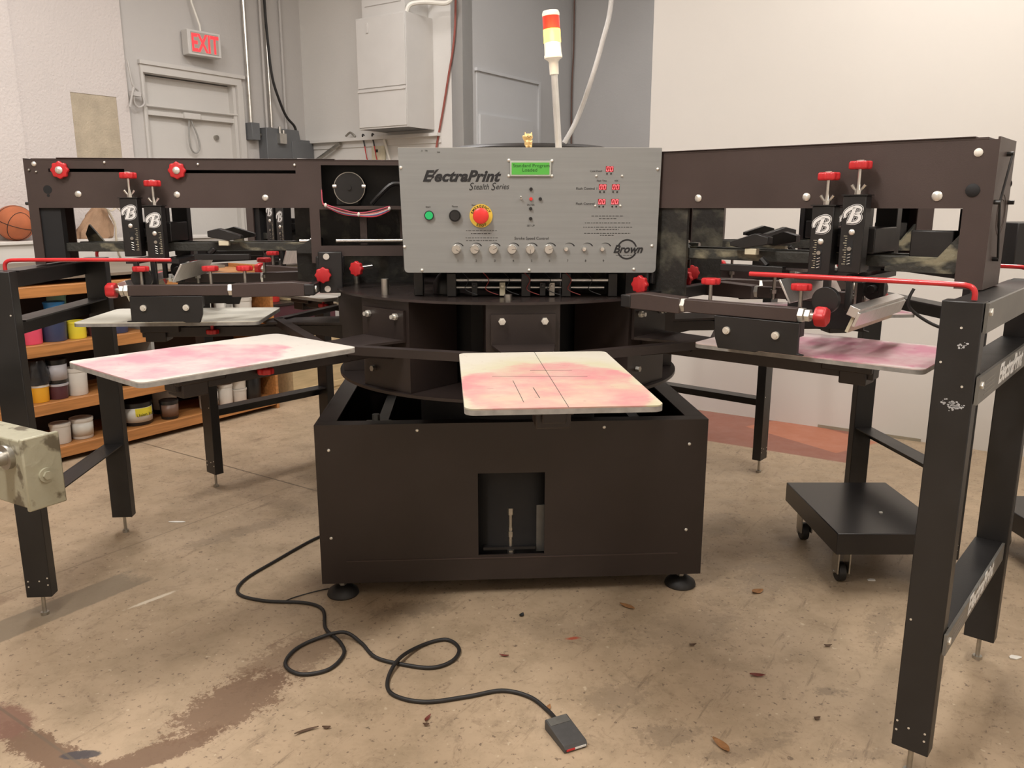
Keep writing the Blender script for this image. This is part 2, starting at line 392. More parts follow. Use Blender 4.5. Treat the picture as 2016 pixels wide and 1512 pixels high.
def text(name, s, size, M, m, parent=None, shear=0.0, offset=0.0, extrude=0.0004, align='LEFT', sx=1.0, spacing=1.0, valign='BOTTOM_BASELINE'):
    """lettering as a mesh; M places it (text runs along local x, up is local y, faces local +z)"""
    c = bpy.data.curves.new('lettering', 'FONT'); c.body = s; c.size = size; c.shear = shear; c.offset = offset; c.extrude = extrude
    c.align_x = align; c.align_y = valign; c.space_character = spacing; c.resolution_u = 4
    t = bpy.data.objects.new('lettering', c); COL.objects.link(t)
    bpy.context.view_layer.update()
    me = bpy.data.meshes.new_from_object(t.evaluated_get(bpy.context.evaluated_depsgraph_get()))
    bpy.data.objects.remove(t); bpy.data.curves.remove(c)
    me.transform(M @ Matrix.Diagonal((sx, 1, 1, 1))); me.materials.clear(); me.materials.append(m)
    o = bpy.data.objects.new(name, me); COL.objects.link(o)
    if parent: o.parent = parent
    return o
def frame(origin, xdir, ydir):
    x = Vector(xdir).normalized(); y = Vector(ydir).normalized(); z = x.cross(y)
    return Matrix(((x.x, y.x, z.x, origin[0]), (x.y, y.y, z.y, origin[1]), (x.z, y.z, z.z, origin[2]), (0, 0, 0, 1)))
# ================= ROOM =================
U = Vector((.5593, .829, 0)); V = Vector((.829, -.5593, 0)); ZV = Vector((0, 0, 1))
def basis(o, x, y):
    return Matrix(((x.x, y.x, 0, o[0]), (x.y, y.y, 0, o[1]), (0, 0, 1, 0), (0, 0, 0, 1)))
LW = basis((-3.95, 5.38), U, -V)        # left wall: x along it, y into it
C2 = Vector((-2.0204, 8.2401, 0)); BW = basis(C2, V, U)       # back wall with heater
C3 = C2 + V * 1.94; GW = basis(C3, U, -V)                     # grey recess wall
C4 = C3 + U * 1.82; CW = basis(C4, V, U)                      # grey back wall of the recess
PP = Vector((0.937, 5.73, 0)); PW = basis(PP, V, U)           # white partition
CH = 4.0
def S(name, M, m, fn):
    b = MB(); b.M = M; fn(b); return struct(b.build(name, m))
b = MB(); b.box(-12, 8, -6, 14, -0.1, 0)
floor = struct(b.build('floor', FLOOR))
b = MB(); b.box(-12, 8, -6, 14, CH, CH + 0.1); struct(b.build('ceiling', CEIL))
D1 = (1.765, 2.665)
S('wall_left', LW, WALL_D, lambda b: b.grid_plate(0.7, 3.46, 0, CH, [(D1[0], D1[1], -1, 2.44)], 0, 0.14))
S('wall_left_pilaster', LW, WALL_A, lambda b: b.grid_plate(0.72, 1.60, 0, CH, [(1.142, 1.50, 1.55, 2.218)], -0.05, -0.002))
S('wall_left_patch', LW, PATCH, lambda b: b.box(1.142, 1.50, -0.046, -0.003, 1.55, 2.218))
S('wall_left_near', LW, WALL_A, lambda b: b.box(-9.5, 0.74, -0.12, 0.14, 0, CH))
S('wall_back', BW, WALL_B, lambda b: b.box(-0.14, 1.94, 0, 0.14, 0, CH))
S('wall_recess', GW, WALL_G, lambda b: b.box(0.0, 1.96, 0, 0.12, 0, CH))
S('wall_recess_back', CW, WALL_G, lambda b: b.box(0.0, 4.5, 0, 0.14, 0, CH))
S('wall_partition', PW, WALL_P, lambda b: b.box(0, 3.6, 0, 0.13, 0, CH))
S('wall_right', basis(PP + V * 3.6, -U, V), WALL_P, lambda b: b.box(-3.5, 9.0, 0, 0.14, 0, CH))
S('wall_front', basis(PP + V * 3.6 - U * 9.0, -V, -U), WALL_P, lambda b: b.box(-0.2, 9.5, 0, 0.14, 0, CH))
S('baseboard_partition', PW, mat('grimy_skirting', (0.30, 0.26, 0.19), 0.6), lambda b: b.box(1.25, 1.85, -0.006, -0.0005, 0, 0.018))

# door 1 with transom and casing
d1 = empty('door_1', LW @ Vector((1.765, 0, 0)), math.atan2(U.y, U.x)); struct(d1)
def L1(): b = MB(); return b
b = L1(); b.box(0.02, 0.88, 0.07, 0.11, 0.01, 2.12); b.build('door_leaf', DOORM, d1)
b = L1(); b.box(0.02, 0.88, 0.075, 0.10, 2.19, 2.43); b.build('transom_panel', DOORM, d1)
b = L1(); b.box(0, 0.9, 0.02, 0.11, 2.12, 2.155); b.box(0, 0.9, 0.04, 0.11, 2.155, 2.19); b.box(0, 0.03, 0.01, 0.13, 0, 2.44); b.box(0.87, 0.9, 0.01, 0.13, 0, 2.44); b.build('door_frame', DOORM, d1)
b = L1(); b.box(-0.03, 0.98, -0.035, -0.0005, 2.50, 2.53); b.box(-0.02, 0.95, -0.02, -0.0005, 2.44, 2.50); b.box(-0.02, 0.0, -0.02, -0.0005, 0, 2.44); b.box(0.90, 0.96, -0.02, -0.0005, 0, 2.44); b.build('casing', DOORM, d1)
b = L1(); b.cyl((0.70, 0.07, 1.985), (0.70, 0.045, 1.985), 0.021, 20); b.build('lock', DULL, d1)
b = L1(); b.box(0.36, 0.52, -0.0, 0.045, 2.115, 2.165); b.build('door_closer', DOORM, d1, 0.006)
b = L1(); b.tube(smooth_path([(0.42, 0.03, 2.11), (0.40, 0.02, 1.98), (0.415, 0.03, 1.88), (0.46, 0.035, 1.84), (0.50, 0.03, 1.88), (0.49, 0.03, 1.98), (0.44, 0.03, 2.11)], 6), 0.007, 6); b.build('closer_cable', mat('grey_cable', (0.33, 0.32, 0.30), 0.5), d1)
b = L1(); b.box(-0.01, 0.9, 0.0, 0.02, 2.185, 2.20); b.build('crossbar', DOORM, d1)
# door 2, grey
d2 = empty('door_2', GW @ Vector((0.185, 0, 0)), math.atan2(U.y, U.x)); struct(d2)
b = MB(); b.box(0.0, 0.97, -0.012, -0.0005, 0, 2.52); b.build('transom_panel', DOORG, d2)
b = MB(); b.box(0.015, 0.86, -0.035, -0.012, 0.01, 2.17); b.build('door_leaf', DOORG, d2)
b = MB(); b.box(-0.02, 1.0, -0.03, -0.0005, 2.52, 2.545); b.box(0.97, 1.0, -0.03, -0.0005, 0, 2.52); b.build('casing', DOORG, d2)

# exit sign
e = empty('exit_sign', LW @ Vector((2.14, -0.06, 2.62)), math.atan2(U.y, U.x) - 0.10)
tag(e, 'lit white metal exit sign with red letters hanging above the painted door', 'sign')
b = MB(); b.box(0, 0.30, -0.05, 0.045, 0, 0.195); b.build('housing', HEATER, e, 0.004)
b = MB(); b.box(0.028, 0.275, -0.054, -0.049, 0.018, 0.178); b.build('face_plate', mat('sign_face', (0.42, 0.37, 0.33), 0.5), e, 0.001)
EXITM = mat('exit_letters', (0.8, 0.05, 0.05), 0.4, 0, 0.05, 10, emit=(0.85, 0.03, 0.045), estr=0.9)
text('lettering', 'EXIT', 0.195, frame((0.152, -0.0545, 0.03), (1, 0, 0), (0, 0, 1)), EXITM, e, align='CENTER', sx=0.62, offset=0.005)
b = MB(); b.tube([(0.15, 0.0, 0.19), (0.145, 0.0, 0.25), (0.10, 0.02, 0.42), (0.09, 0.03, 1.38)], 0.009, 8); b.build('supply_conduit', WHITEPL, e)
b = MB(); b.box(0.05, 0.2, 0.044, 0.062, 0.03, 0.16); b.build('mounting_bracket', WHITEPL, e)

# junk bracket with looped wire at the corner
b = MB(); b.M = LW
b.tube(smooth_path([(1.60, -0.09, 2.50), (1.62, -0.09, 2.33), (1.66, -0.08, 2.29), (1.72, -0.05, 2.25), (1.73, -0.05, 2.19), (1.68, -0.05, 2.16), (1.64, -0.06, 2.2), (1.63, -0.09, 2.3), (1.58, -0.09, 2.15)], 6), 0.008, 6)
b.box(1.61, 1.69, -0.085, -0.055, 2.24, 2.275)
tag(b.build('wire_loop', WALL_D), 'painted-over loop of old wire on the wall corner left of the door', 'wire')

# conduits and electric boxes on the left wall
def pipe_thing(name, M, pts, r, m, label, cat='conduit', seg=10, group=None):
    b = MB(); b.M = M; b.tube(pts, r, seg); return tag(b.build(name, m), label, cat, group)
pipe_thing('steel_conduit', LW, [(2.775, -0.04, 3.99), (2.775, -0.04, 2.13)], 0.019, STEEL, 'bright steel conduit running down beside the door to a small grey box')
pipe_thing('steel_conduit', LW, [(3.0, -0.05, 3.99), (3.0, -0.05, 2.105)], 0.014, STEEL, 'steel conduit beside the black cable, entering the grey electrical box')
pipe_thing('painted_conduit', LW, [(2.955, -0.04, 3.99), (2.955, -0.04, 2.10)], 0.012, WALL_D, 'thin white-painted conduit just left of the black cable')
pipe_thing('painted_conduit', LW, [(3.19, -0.03, 3.99), (3.19, -0.03, 2.105)], 0.012, WALL_D, 'white-painted conduit to the right of the black cable')
b = MB(); b.M = LW
b.tube(smooth_path([(2.985, -0.07, 3.99), (2.985, -0.07, 3.2), (2.99, -0.08, 2.8), (3.005, -0.09, 2.55), (3.06, -0.09, 2.38), (3.15, -0.08, 2.22), (3.25, -0.07, 2.14), (3.27, -0.07, 2.09)], 6), 0.012, 8)
tag(b.build('power_cable', RUBBER), 'black power cable sagging down the left wall into the electrical box', 'cable')
b = empty('switch_box', LW @ Vector((2.74, -0.0, 1.98)), math.atan2(U.y, U.x)); tag(b, 'small grey metal switch box at the foot of the bright conduit', 'electrical box')
q = MB(); q.box(0, 0.09, -0.09, -0.001, 0.0, 0.15); q.build('housing', EBGREY, b, 0.004)
q = MB(); q.cyl((0.09, -0.045, 0.05), (0.13, -0.045, 0.05), 0.016, 12); q.build('connector', DULL, b)
e = empty('electrical_box', LW @ Vector((2.875, 0, 1.55)), math.atan2(U.y, U.x)); tag(e, 'large dark grey electrical cabinet on the wall in the room corner', 'electrical box')
q = MB(); q.prism([(0, 0), (0.56, 0), (0.56, 0.46), (0.40, 0.46), (0.385, 0.545), (0, 0.545)], -0.12, -0.001, 'y'); q.build('housing', EBGREY, e, 0.005)
q = MB(); q.box(0.29, 0.54, -0.128, -0.12, 0.02, 0.44); q.build('cover_door', EBGREY, e, 0.004)
q = MB(); q.box(0.34, 0.48, -0.131, -0.128, 0.10, 0.29); q.build('rating_label', INKWHITE, e)
text('label_mark', 'A4', 0.05, frame((0.415, -0.1315, 0.22), (1, 0, 0), (0, 0, 1)), INKBLACK, e)
q = MB(); q.box(0.12, 0.20, -0.16, -0.12, 0.41, 0.50); q.cyl((0.14, -0.14, 0.5), (0.14, -0.14, 0.56), 0.014, 12); q.cyl((0.18, -0.14, 0.5), (0.18, -0.14, 0.53), 0.014, 12); q.build('cable_gland', STEEL, e)

# heater / white cabinet high on the back wall
h = empty('wall_cabinet', BW @ Vector((1.07, 0, 2.04)), math.atan2(V.y, V.x)); tag(h, 'tall white metal cabinet mounted high on the back wall', 'wall cabinet')
q = MB(); q.grid_plate(0, 0.555, 0, 0.90, [], -0.35, -0.34); q.box(0, 0.01, -0.34, -0.001, 0, 0.9); q.box(0.545, 0.555, -0.34, -0.001, 0, 0.9); q.box(0.01, 0.545, -0.34, -0.001, 0.885, 0.9); q.box(0.01, 0.545, -0.34, -0.001, 0.01, 0.02); q.build('casing', HEATER, h, 0.002)
q = MB(); q.box(0.01, 0.55, -0.358, -0.351, 0.335, 0.89); q.build('upper_panel', HEATER, h, 0.002)
q = MB(); q.box(0.01, 0.55, -0.358, -0.351, 0.015, 0.322); q.box(0.01, 0.55, -0.366, -0.358, 0.300, 0.322); q.build('lower_panel', HEATER, h, 0.002)
q = MB(); q.box(0.13, 0.155, -0.366, -0.358, 0.77, 0.85); q.build('handle', HEATER, h, 0.002)
q = MB(); q.box(0.03, 0.52, -0.32, -0.05, 0.0, 0.01); q.build('bottom_grille', EBGREY, h)
h = empty('duct_box', BW @ Vector((1.08, 0, 2.985)), math.atan2(V.y, V.x)); tag(h, 'white duct box just above the wall cabinet', 'duct box')
q = MB(); q.box(0.02, 0.50, -0.30, -0.001, -0.045, 0.65); q.build('casing', HEATER, h, 0.003)
q = MB(); q.box(0.06, 0.46, -0.306, -0.30, 0.05, 0.055); q.box(0.06, 0.46, -0.306, -0.30, 0.3, 0.305); q.build('seam', WALL_D, h)
b = MB(); b.M = BW
b.tube(smooth_path([(1.60, -0.30, 2.945), (1.63, -0.28, 3.0), (1.72, -0.2, 3.02), (1.9, -0.15, 3.0), (1.93, -0.12, 3.06), (1.85, -0.10, 3.12), (1.7, -0.12, 3.12), (1.62, -0.2, 3.08)], 6), 0.018, 8)
tag(b.build('white_cable_loop', WHITEPL), 'thick white cable looped beside the top of the wall cabinet', 'cable')
b = MB(); b.M = BW
b.box(0.0, 1.7, -0.06, -0.001, 1.985, 2.012); b.box(0.0, 1.7, -0.012, -0.001, 1.93, 1.985)
tag(b.build('wall_rail', WALL_B), 'white-painted rail along the back wall beneath the wall cabinet', 'rail')
b = MB(); b.M = BW; b.tube([(0.52, -0.05, 1.97), (0.17, -0.05, 1.815)], 0.018, 8); tag(b.build('diagonal_brace', DULL), 'grey diagonal brace under the wall rail', 'brace')
b = MB(); b.M = BW; b.tube(smooth_path([(0.60, -0.05, 2.03), (0.66, -0.05, 2.06), (0.72, -0.05, 2.02), (0.70, -0.05, 2.04)], 5), 0.01, 6); tag(b.build('hose_stub', DULL), 'short grey stub of hose on the wall rail', 'hose')
q = empty('wall_outlet', BW @ Vector((0.89, 0, 1.80)), math.atan2(V.y, V.x)); tag(q, 'yellowed cream outlet plate behind the hanging hooked cords', 'outlet plate')
b = MB(); b.box(0, 0.16, -0.02, -0.001, 0, 0.13); b.build('plate', CREAM, q, 0.003); b = MB(); b.box(0.045, 0.08, -0.024, -0.02, 0.075, 0.10); b.build('socket', BLACKM, q)
for i, t in enumerate((0.825, 0.945)):
    q = empty('bungee_cord', BW @ Vector((t, -0.03, 1.75)), math.atan2(V.y, V.x))
    tag(q, ('red cord with black hook hanging from the rail, left of the two', 'red cord with black hook hanging over the cream outlet plate')[i], 'cord', 'hooked cords on the wall rail')
    b = MB(); b.tube(smooth_path([(0.04, 0, 0), (0.02, -0.01, 0.08), (0.0, -0.01, 0.18)], 5), 0.005, 6); b.build('cord', REDROD, q)
    b = MB(); b.tube(smooth_path([(0.0, -0.01, 0.18), (-0.008, -0.01, 0.22), (-0.012, -0.02, 0.26), (0.0, -0.03, 0.285), (0.018, -0.03, 0.275)], 5), 0.007, 6); b.build('hook', BLACK, q)
b = MB(); b.M = BW; b.tube([(1.06, -0.03, 1.98), (1.12, -0.03, 1.80), (1.12, -0.03, 1.6)], 0.012, 6); tag(b.build('white_cable', WHITEPL), 'white cable hanging from the rail right of the outlet plate', 'cable')
pipe_thing('red_cord', BW, smooth_path([(1.92, -0.03, 3.99), (1.90, -0.03, 3.1), (1.87, -0.02, 2.75), (1.80, -0.02, 2.45), (1.74, -0.02, 2.2), (1.66, -0.02, 1.9), (1.6, -0.02, 1.6)], 5), 0.009, mat('faded_red_cord', (0.30, 0.08, 0.06), 0.6), 'thin faded red cord hanging down the back wall right of the wall cabinet', 'cord', 6)
pipe_thing('brown_cord', CW, smooth_path([(0.03, -0.03, 3.99), (0.035, -0.03, 3.0), (0.02, -0.03, 2.5), (0.03, -0.03, 1.5)], 5), 0.008, mat('faded_brown_cord', (0.16, 0.09, 0.07), 0.6), 'thin brown cord hanging in the corner of the grey recess', 'cord', 6)

# ---------- ink shelf, bench, ledge ----------
SH = basis((-2.50, 4.28), U, -V); SZ = math.atan2(U.y, U.x)
sh = empty('ink_shelf', (-2.50, 4.28, 0), SZ); tag(sh, 'long orange-stained wooden shelf unit holding ink buckets by the left wall', 'shelf')
DEP = 0.42
for z, th, t1 in ((0.09, 0.06, 1.50), (0.345, 0.06, 1.50), (0.665, 0.062, 0.60), (0.975, 0.055, 1.50)):
    q = MB(); q.box(-1.4, t1, 0.012, DEP, z - 0.02, z); s_ = q.build('shelf_board', ORANGEWOOD, sh, 0.002)
    q = MB(); q.box(-1.4, t1, -0.008, 0.012, z - th, z + 0.001); q.build('front_strip', ORANGEWOOD, sh, 0.002)
q = MB(); q.box(0.62, 1.50, 0.012, DEP, 0.61, 0.63); q.build('shelf_board', ORANGEWOOD, sh)
q = MB(); q.box(1.502, 1.524, -0.008, DEP, 0.0, 1.0); q.build('end_panel', ORANGEWOOD, sh, 0.002)
q = MB(); q.box(-1.424, -1.402, -0.008, DEP, 0.0, 1.0); q.build('end_panel', ORANGEWOOD, sh, 0.002)
q = MB(); q.box(0.598, 0.618, -0.006, DEP, 0.345, 0.955); q.build('divider', mat('grey_divider', (0.30, 0.29, 0.27), 0.6), sh)
q = MB(); q.box(-1.424, 1.524, DEP + 0.002, DEP + 0.012, 0.0, 1.0); q.build('back_panel', mat('shelf_back', (0.05, 0.035, 0.03), 0.8), sh)
q = MB(); q.box(-1.42, 1.2, 0.05, 1.36, 0.998, 1.014); q.M = Matrix.Identity(4)
bt = q.build('bench_top', mat('brown_grey_board', (0.20, 0.165, 0.125), 0.6, 0, 0.15, 3)); bt.location = (-2.50, 4.28, 0.004 - 0.0); bt.rotation_euler = (0, 0, SZ); tag(bt, 'grey-brown board laid on top of the wooden ink shelf', 'board')
lg = empty('white_ledge', (-2.50, 4.28, 0), SZ); tag(lg, 'white boxed ledge along the left wall carrying the basketballs', 'ledge')
q = MB(); q.box(-3.0, 2.6, 1.40, 1.69, 1.135, 1.157); q.build('ledge_top', WALL_P, lg, 0.004)
q = MB(); q.box(-3.0, 2.6, 1.42, 1.69, 0.0, 1.135); q.build('ledge_front', WALL_P, lg)

def bball(t, w, m, label):
    o = empty('basketball', SH @ Vector((t, w, 1.157 + 0.121)), 0.4); tag(o, label, 'basketball', 'basketballs on the ledge')
    q = MB(); q.ball((0, 0, 0), 0.121, seg=40); q.build('ball_skin', m, o)
    q = MB(); R = 0.1212
    ang = [2 * PI * i / 60 for i in range(60)]
    q.tube([(R * math.cos(a), 0, R * math.sin(a)) for a in ang], 0.0022, 6, True)
    q.tube([(R * math.cos(a), R * math.sin(a), 0) for a in ang], 0.0022, 6, True)
    for sg in (1, -1):
        pts = []
        for a in ang:
            x, z = math.sin(a) * 0.62, math.cos(a) * 0.80
            y = math.sqrt(max(0.0, 1 - min(1, x * x + z * z))); p = Vector((x, y, z)).normalized() * R
            pts.append((p.x * 1.0, sg * p.y, p.z))
        q.tube(pts, 0.0022, 6, True)
    s_ = q.build('seam', BLACKM, o); o.rotation_euler = (0.3, 0.25, 0.9)
    return o
bball(0.64, 1.55, BALL, 'orange basketball at the left end of the white ledge')
bball(0.90, 1.555, BALL2, 'darker brown basketball beside the cloth bag')
bg = empty('drawstring_bag', SH @ Vector((1.19, 1.535, 1.1575)), SZ); tag(bg, 'slouched brown cloth bag with pale straps on the white ledge', 'bag')
q = MB(); rings = []
prof = [(0.0, 0.165), (0.015, 0.175), (0.05, 0.165), (0.09, 0.142), (0.13, 0.118), (0.17, 0.095), (0.205, 0.075), (0.23, 0.055), (0.245, 0.03)]
for h_, r_ in [(a, b_ * 0.72) for a, b_ in prof]:
    ring = []
    for i in range(32):
        a = 2 * PI * i / 32; rr = r_ * (1 + 0.09 * math.sin(5 * a + h_ * 34) + 0.06 * math.sin(9 * a - h_ * 20))
        ring.append(q._v((rr * math.cos(a) * 1.15 + 0.075 * h_ / 0.245 - 0.02 + 0.006 * math.sin(h_ * 70), rr * math.sin(a) * 0.75, h_)))
    rings.append(ring)
for A, B in zip(rings, rings[1:]):
    for i in range(32): f = q.bm.faces.new((A[i], A[(i + 1) % 32], B[(i + 1) % 32], B[i])); f.smooth = True
q.bm.faces.new(rings[0][::-1]); q.bm.faces.new(rings[-1]); q.build('bag_body', BAGM, bg)
q = MB(); q.tube(smooth_path([(0.03, -0.06, 0.238), (0.09, -0.09, 0.20), (0.14, -0.06, 0.235), (0.13, -0.02, 0.25), (0.08, -0.02, 0.25)], 6), 0.012, 8, flat=0.3); q.build('strap', STRAPM, bg)
q = MB(); q.tube(smooth_path([(0.06, -0.09, 0.21), (0.08, -0.135, 0.10), (0.06, -0.165, 0.0), (0.06, -0.175, -0.10), (0.08, -0.178, -0.16)], 6), 0.014, 8, flat=0.3); q.build('strap', STRAPM, bg)
q = MB(); q.tube(smooth_path([(0.14, -0.06, 0.235), (0.24, -0.12, 0.10), (0.34, -0.155, 0.008), (0.38, -0.175, -0.10), (0.33, -0.18, -0.15), (0.28, -0.178, -0.05)], 6), 0.012, 8, flat=0.3); q.build('strap', STRAPM, bg)

# ---------- ink containers ----------
def cm(name, c, rough=0.4): return mat(name, c, rough, 0, 0.05, 12)
K_WHITE = cm('tub_white', (0.66, 0.62, 0.56)); K_BLACK = cm('tub_black', (0.015, 0.014, 0.014), 0.3); K_PINK = cm('tub_pink', (0.80, 0.09, 0.17))
K_NAVY = cm('tub_navy', (0.045, 0.06, 0.13)); K_YEL = cm('tub_yellow', (0.80, 0.68, 0.05)); K_BLUE = cm('tub_blue', (0.03, 0.22, 0.55)); K_MINT = cm('tub_mint', (0.28, 0.55, 0.48))
K_AMB = cm('tub_amber', (0.85, 0.42, 0.03)); K_MAR = cm('tub_maroon', (0.09, 0.03, 0.04)); K_LAB = cm('tub_label', (0.68, 0.66, 0.60)); K_CLEAR = cm('tub_lid_clear', (0.45, 0.43, 0.45)); K_RED = cm('tub_red', (0.6, 0.04, 0.03)); K_PLASTIC = cm('black_bag_film', (0.02, 0.02, 0.022), 0.22)
def tub(t, z, r, h, body, lid, label, group='ink tubs on the wooden shelf', wdt=None, lab=None, name='ink_tub', taper=0.93, labtxt=None):
    wdt = wdt if wdt is not None else r + 0.035
    o = empty(name, SH @ Vector((t, wdt, z + 0.0012)), SZ); tag(o, label, 'tub', group)
    q = MB(); q.lathe([(r * taper * 0.97, 0), (r * taper, 0.004), (r, h * 0.92), (r * 0.98, h * 0.93)], seg=36); q.build('tub_body', body, o)
    q = MB(); q.lathe([(r * 1.0, h * 0.86), (r * 1.05, h * 0.862), (r * 1.05, h * 0.985), (r * 0.99, h), (r * 0.9, h), (r * 0.86, h * 0.975)], seg=36); q.build('lid', lid, o)
    if lab:
        q = MB(); n = 20; a0_, a1_ = math.radians(180), math.radians(345)
        z0, z1 = h * 0.15, h * 0.78; V0 = []
        for i in range(n + 1):
            a = a0_ + (a1_ - a0_) * i / n; k0 = (taper + (1 - taper) * z0 / h) * r + 0.0015; k1 = (taper + (1 - taper) * z1 / h) * r + 0.0015
            V0.append((q._v((k0 * math.cos(a), k0 * math.sin(a), z0)), q._v((k1 * math.cos(a), k1 * math.sin(a), z1))))
        for A, B in zip(V0, V0[1:]): f = q.bm.faces.new((A[0], B[0], B[1], A[1])); f.smooth = True
        lb = q.build('paper_label', lab, o)
        md = lb.modifiers.new('thick', 'SOLIDIFY'); md.thickness = 0.001
        if labtxt and 'yellow paper' in label:
            q = MB(); V1 = []
            for i in range(9):
                a = math.radians(235 + 75 * i / 8); V1.append((q._v(((r + 0.0022) * math.cos(a), (r + 0.0022) * math.sin(a), h * 0.42)), q._v(((r + 0.0026) * math.cos(a), (r + 0.0026) * math.sin(a), h * 0.77))))
            for A, B in zip(V1, V1[1:]): q.bm.faces.new((A[0], B[0], B[1], A[1]))
            q.build('yellow_label', K_YEL, o)
        if labtxt:
            for s_, sz, zz in labtxt:
                text('label_print', s_, sz, frame((0.0, -r * 1.0 - 0.0035, zz * h), (1, 0, 0), (0, 0, 1)), INKBLACK, o, align='CENTER')
    return o
G1, G2, G3, G4 = 'ink tubs on the third shelf', 'ink tubs on the second shelf', 'ink tubs on the bottom shelf', 'ink tubs'
tub(-0.03, 0.665, 0.058, 0.135, K_PINK, K_PINK, 'bright pink ink tub at the left end of the third shelf', G1)
tub(0.098, 0.665, 0.066, 0.122, K_NAVY, K_CLEAR, 'wide navy blue ink tub with clear lid beside the pink tub', G1)
tub(0.215, 0.665, 0.050, 0.098, K_YEL, K_YEL, 'small yellow ink tub with yellow lid next to the navy tub', G1)
tub(0.118, 0.789, 0.052, 0.09, K_BLUE, K_BLUE, 'bright blue ink tub stacked on the navy tub', G1, 0.11)
tub(0.20, 0.665, 0.05, 0.155, K_BLUE, K_BLUE, 'blue tub behind the small yellow tub', G1, 0.24)
tub(0.20, 0.822, 0.05, 0.08, K_MINT, K_MINT, 'mint green tub stacked behind the blue tub', G1, 0.24)
tub(0.46, 0.665, 0.058, 0.09, K_NAVY, K_BLACK, 'squat dark tub on the third shelf right of the stand post', G1)
tub(0.33, 0.665, 0.05, 0.08, K_MAR, K_BLACK, 'squat brown-black tub behind the stand post on the third shelf', G1)
tub(-0.027, 0.345, 0.048, 0.098, K_AMB, K_WHITE, 'amber yellow tub with white lid under a black plastic bag', G2)
tub(0.075, 0.345, 0.052, 0.085, K_MAR, K_CLEAR, 'maroon ink tub with grey lid under a black jar', G2)
tub(0.185, 0.345, 0.056, 0.155, K_WHITE, K_WHITE, 'tall white tub on the second shelf left of the stand post', G2)
tub(0.385, 0.345, 0.042, 0.125, K_WHITE, K_WHITE, 'narrow white tub on the second shelf right of the stand post', G2)
tub(0.50, 0.345, 0.062, 0.10, K_BLACK, K_BLACK, 'black tub with white label behind the pink platen corner', G2, lab=K_LAB)
tub(0.078, 0.4315, 0.055, 0.135, K_BLACK, K_BLACK, 'black plastic jar with torn label stacked on the maroon tub', G2, lab=K_CLEAR)
def bagged(t, z):
    o = empty('bagged_tub', SH @ Vector((t, 0.085, z)), SZ); tag(o, 'tub wrapped in glossy black plastic film on the amber tub', 'tub', G2)
    q = MB(); R = []
    rnd = random.Random(3)
    for k in range(9):
        h_ = 0.13 * k / 8; R.append([q._v(((0.055 + 0.009 * rnd.random()) * (1 - 0.25 * (k / 8) ** 3) * math.cos(2 * PI * i / 26), (0.055 + 0.009 * rnd.random()) * (1 - 0.25 * (k / 8) ** 3) * math.sin(2 * PI * i / 26), h_)) for i in range(26)])
    for A, B in zip(R, R[1:]):
        for i in range(26): q.bm.faces.new((A[i], A[(i + 1) % 26], B[(i + 1) % 26], B[i]))
    q.bm.faces.new(R[0][::-1]); q.bm.faces.new(R[-1]); q.build('film', K_PLASTIC, o)
bagged(-0.027, 0.4465)
tub(0.060, 0.09, 0.053, 0.115, K_WHITE, K_WHITE, 'plain white tub at the left end of the bottom shelf', G3)
tub(0.185, 0.09, 0.060, 0.118, K_WHITE, K_WHITE, 'white tub with blue-printed label beside the plain white tub', G3, lab=K_LAB)
tub(0.385, 0.09, 0.050, 0.13, K_BLACK, K_BLACK, 'dark jar with white label half hidden by the stand post', G3, lab=K_LAB)
tub(0.54, 0.09, 0.088, 0.14, K_BLACK, K_BLACK, 'wide black tub with white and yellow paper label on the bottom shelf', G3, lab=K_LAB, taper=0.97, labtxt=(('Union Ink', 0.028, 0.42),))
tub(0.725, 0.09, 0.055, 0.118, K_BLACK, K_BLACK, 'small black jar in front of a larger tub on the bottom shelf', G3, lab=cm('brown_label', (0.16, 0.09, 0.06)), wdt=0.07)
tub(0.80, 0.09, 0.080, 0.19, K_BLACK, K_BLACK, 'large black tub with white label behind the small black jar', G3, lab=K_LAB, wdt=0.24)
tub(1.03, 0.09, 0.062, 0.13, K_WHITE, K_BLACK, 'white tub with printed label beneath the grey clamp tab', G3, lab=K_LAB, labtxt=(('MIXTURE', 0.016, 0.4),))
tub(1.15, 0.09, 0.050, 0.14, K_WHITE, K_WHITE, 'slim white cup on the bottom shelf left of the stacked cups', G3)
tub(1.26, 0.09, 0.055, 0.09, K_WHITE, K_WHITE, 'white cup under another cup on the bottom shelf', G3)
tub(1.26, 0.1815, 0.055, 0.09, K_WHITE, K_WHITE, 'white cup stacked upside the lower white cup', G3, 0.09)
tub(1.38, 0.09, 0.065, 0.17, K_BLACK, K_BLACK, 'dark tub at the right end of the bottom shelf', G3)
tub(1.03, 0.63, 0.062, 0.20, K_WHITE, K_BLACK, 'tall white tub with printed yellow and black mark behind the white platen', G1, lab=K_LAB, labtxt=(('Union Ink', 0.026, 0.55),))
tub(1.20, 0.63, 0.062, 0.20, K_WHITE, K_WHITE, 'tall white tub with a barcode label beside the shelf end panel', G1, lab=K_LAB, labtxt=(('|||||||||', 0.034, 0.6),))
tub(1.35, 0.63, 0.060, 0.16, K_WHITE, K_WHITE, 'white tub close to the right end panel on the third shelf', G1)
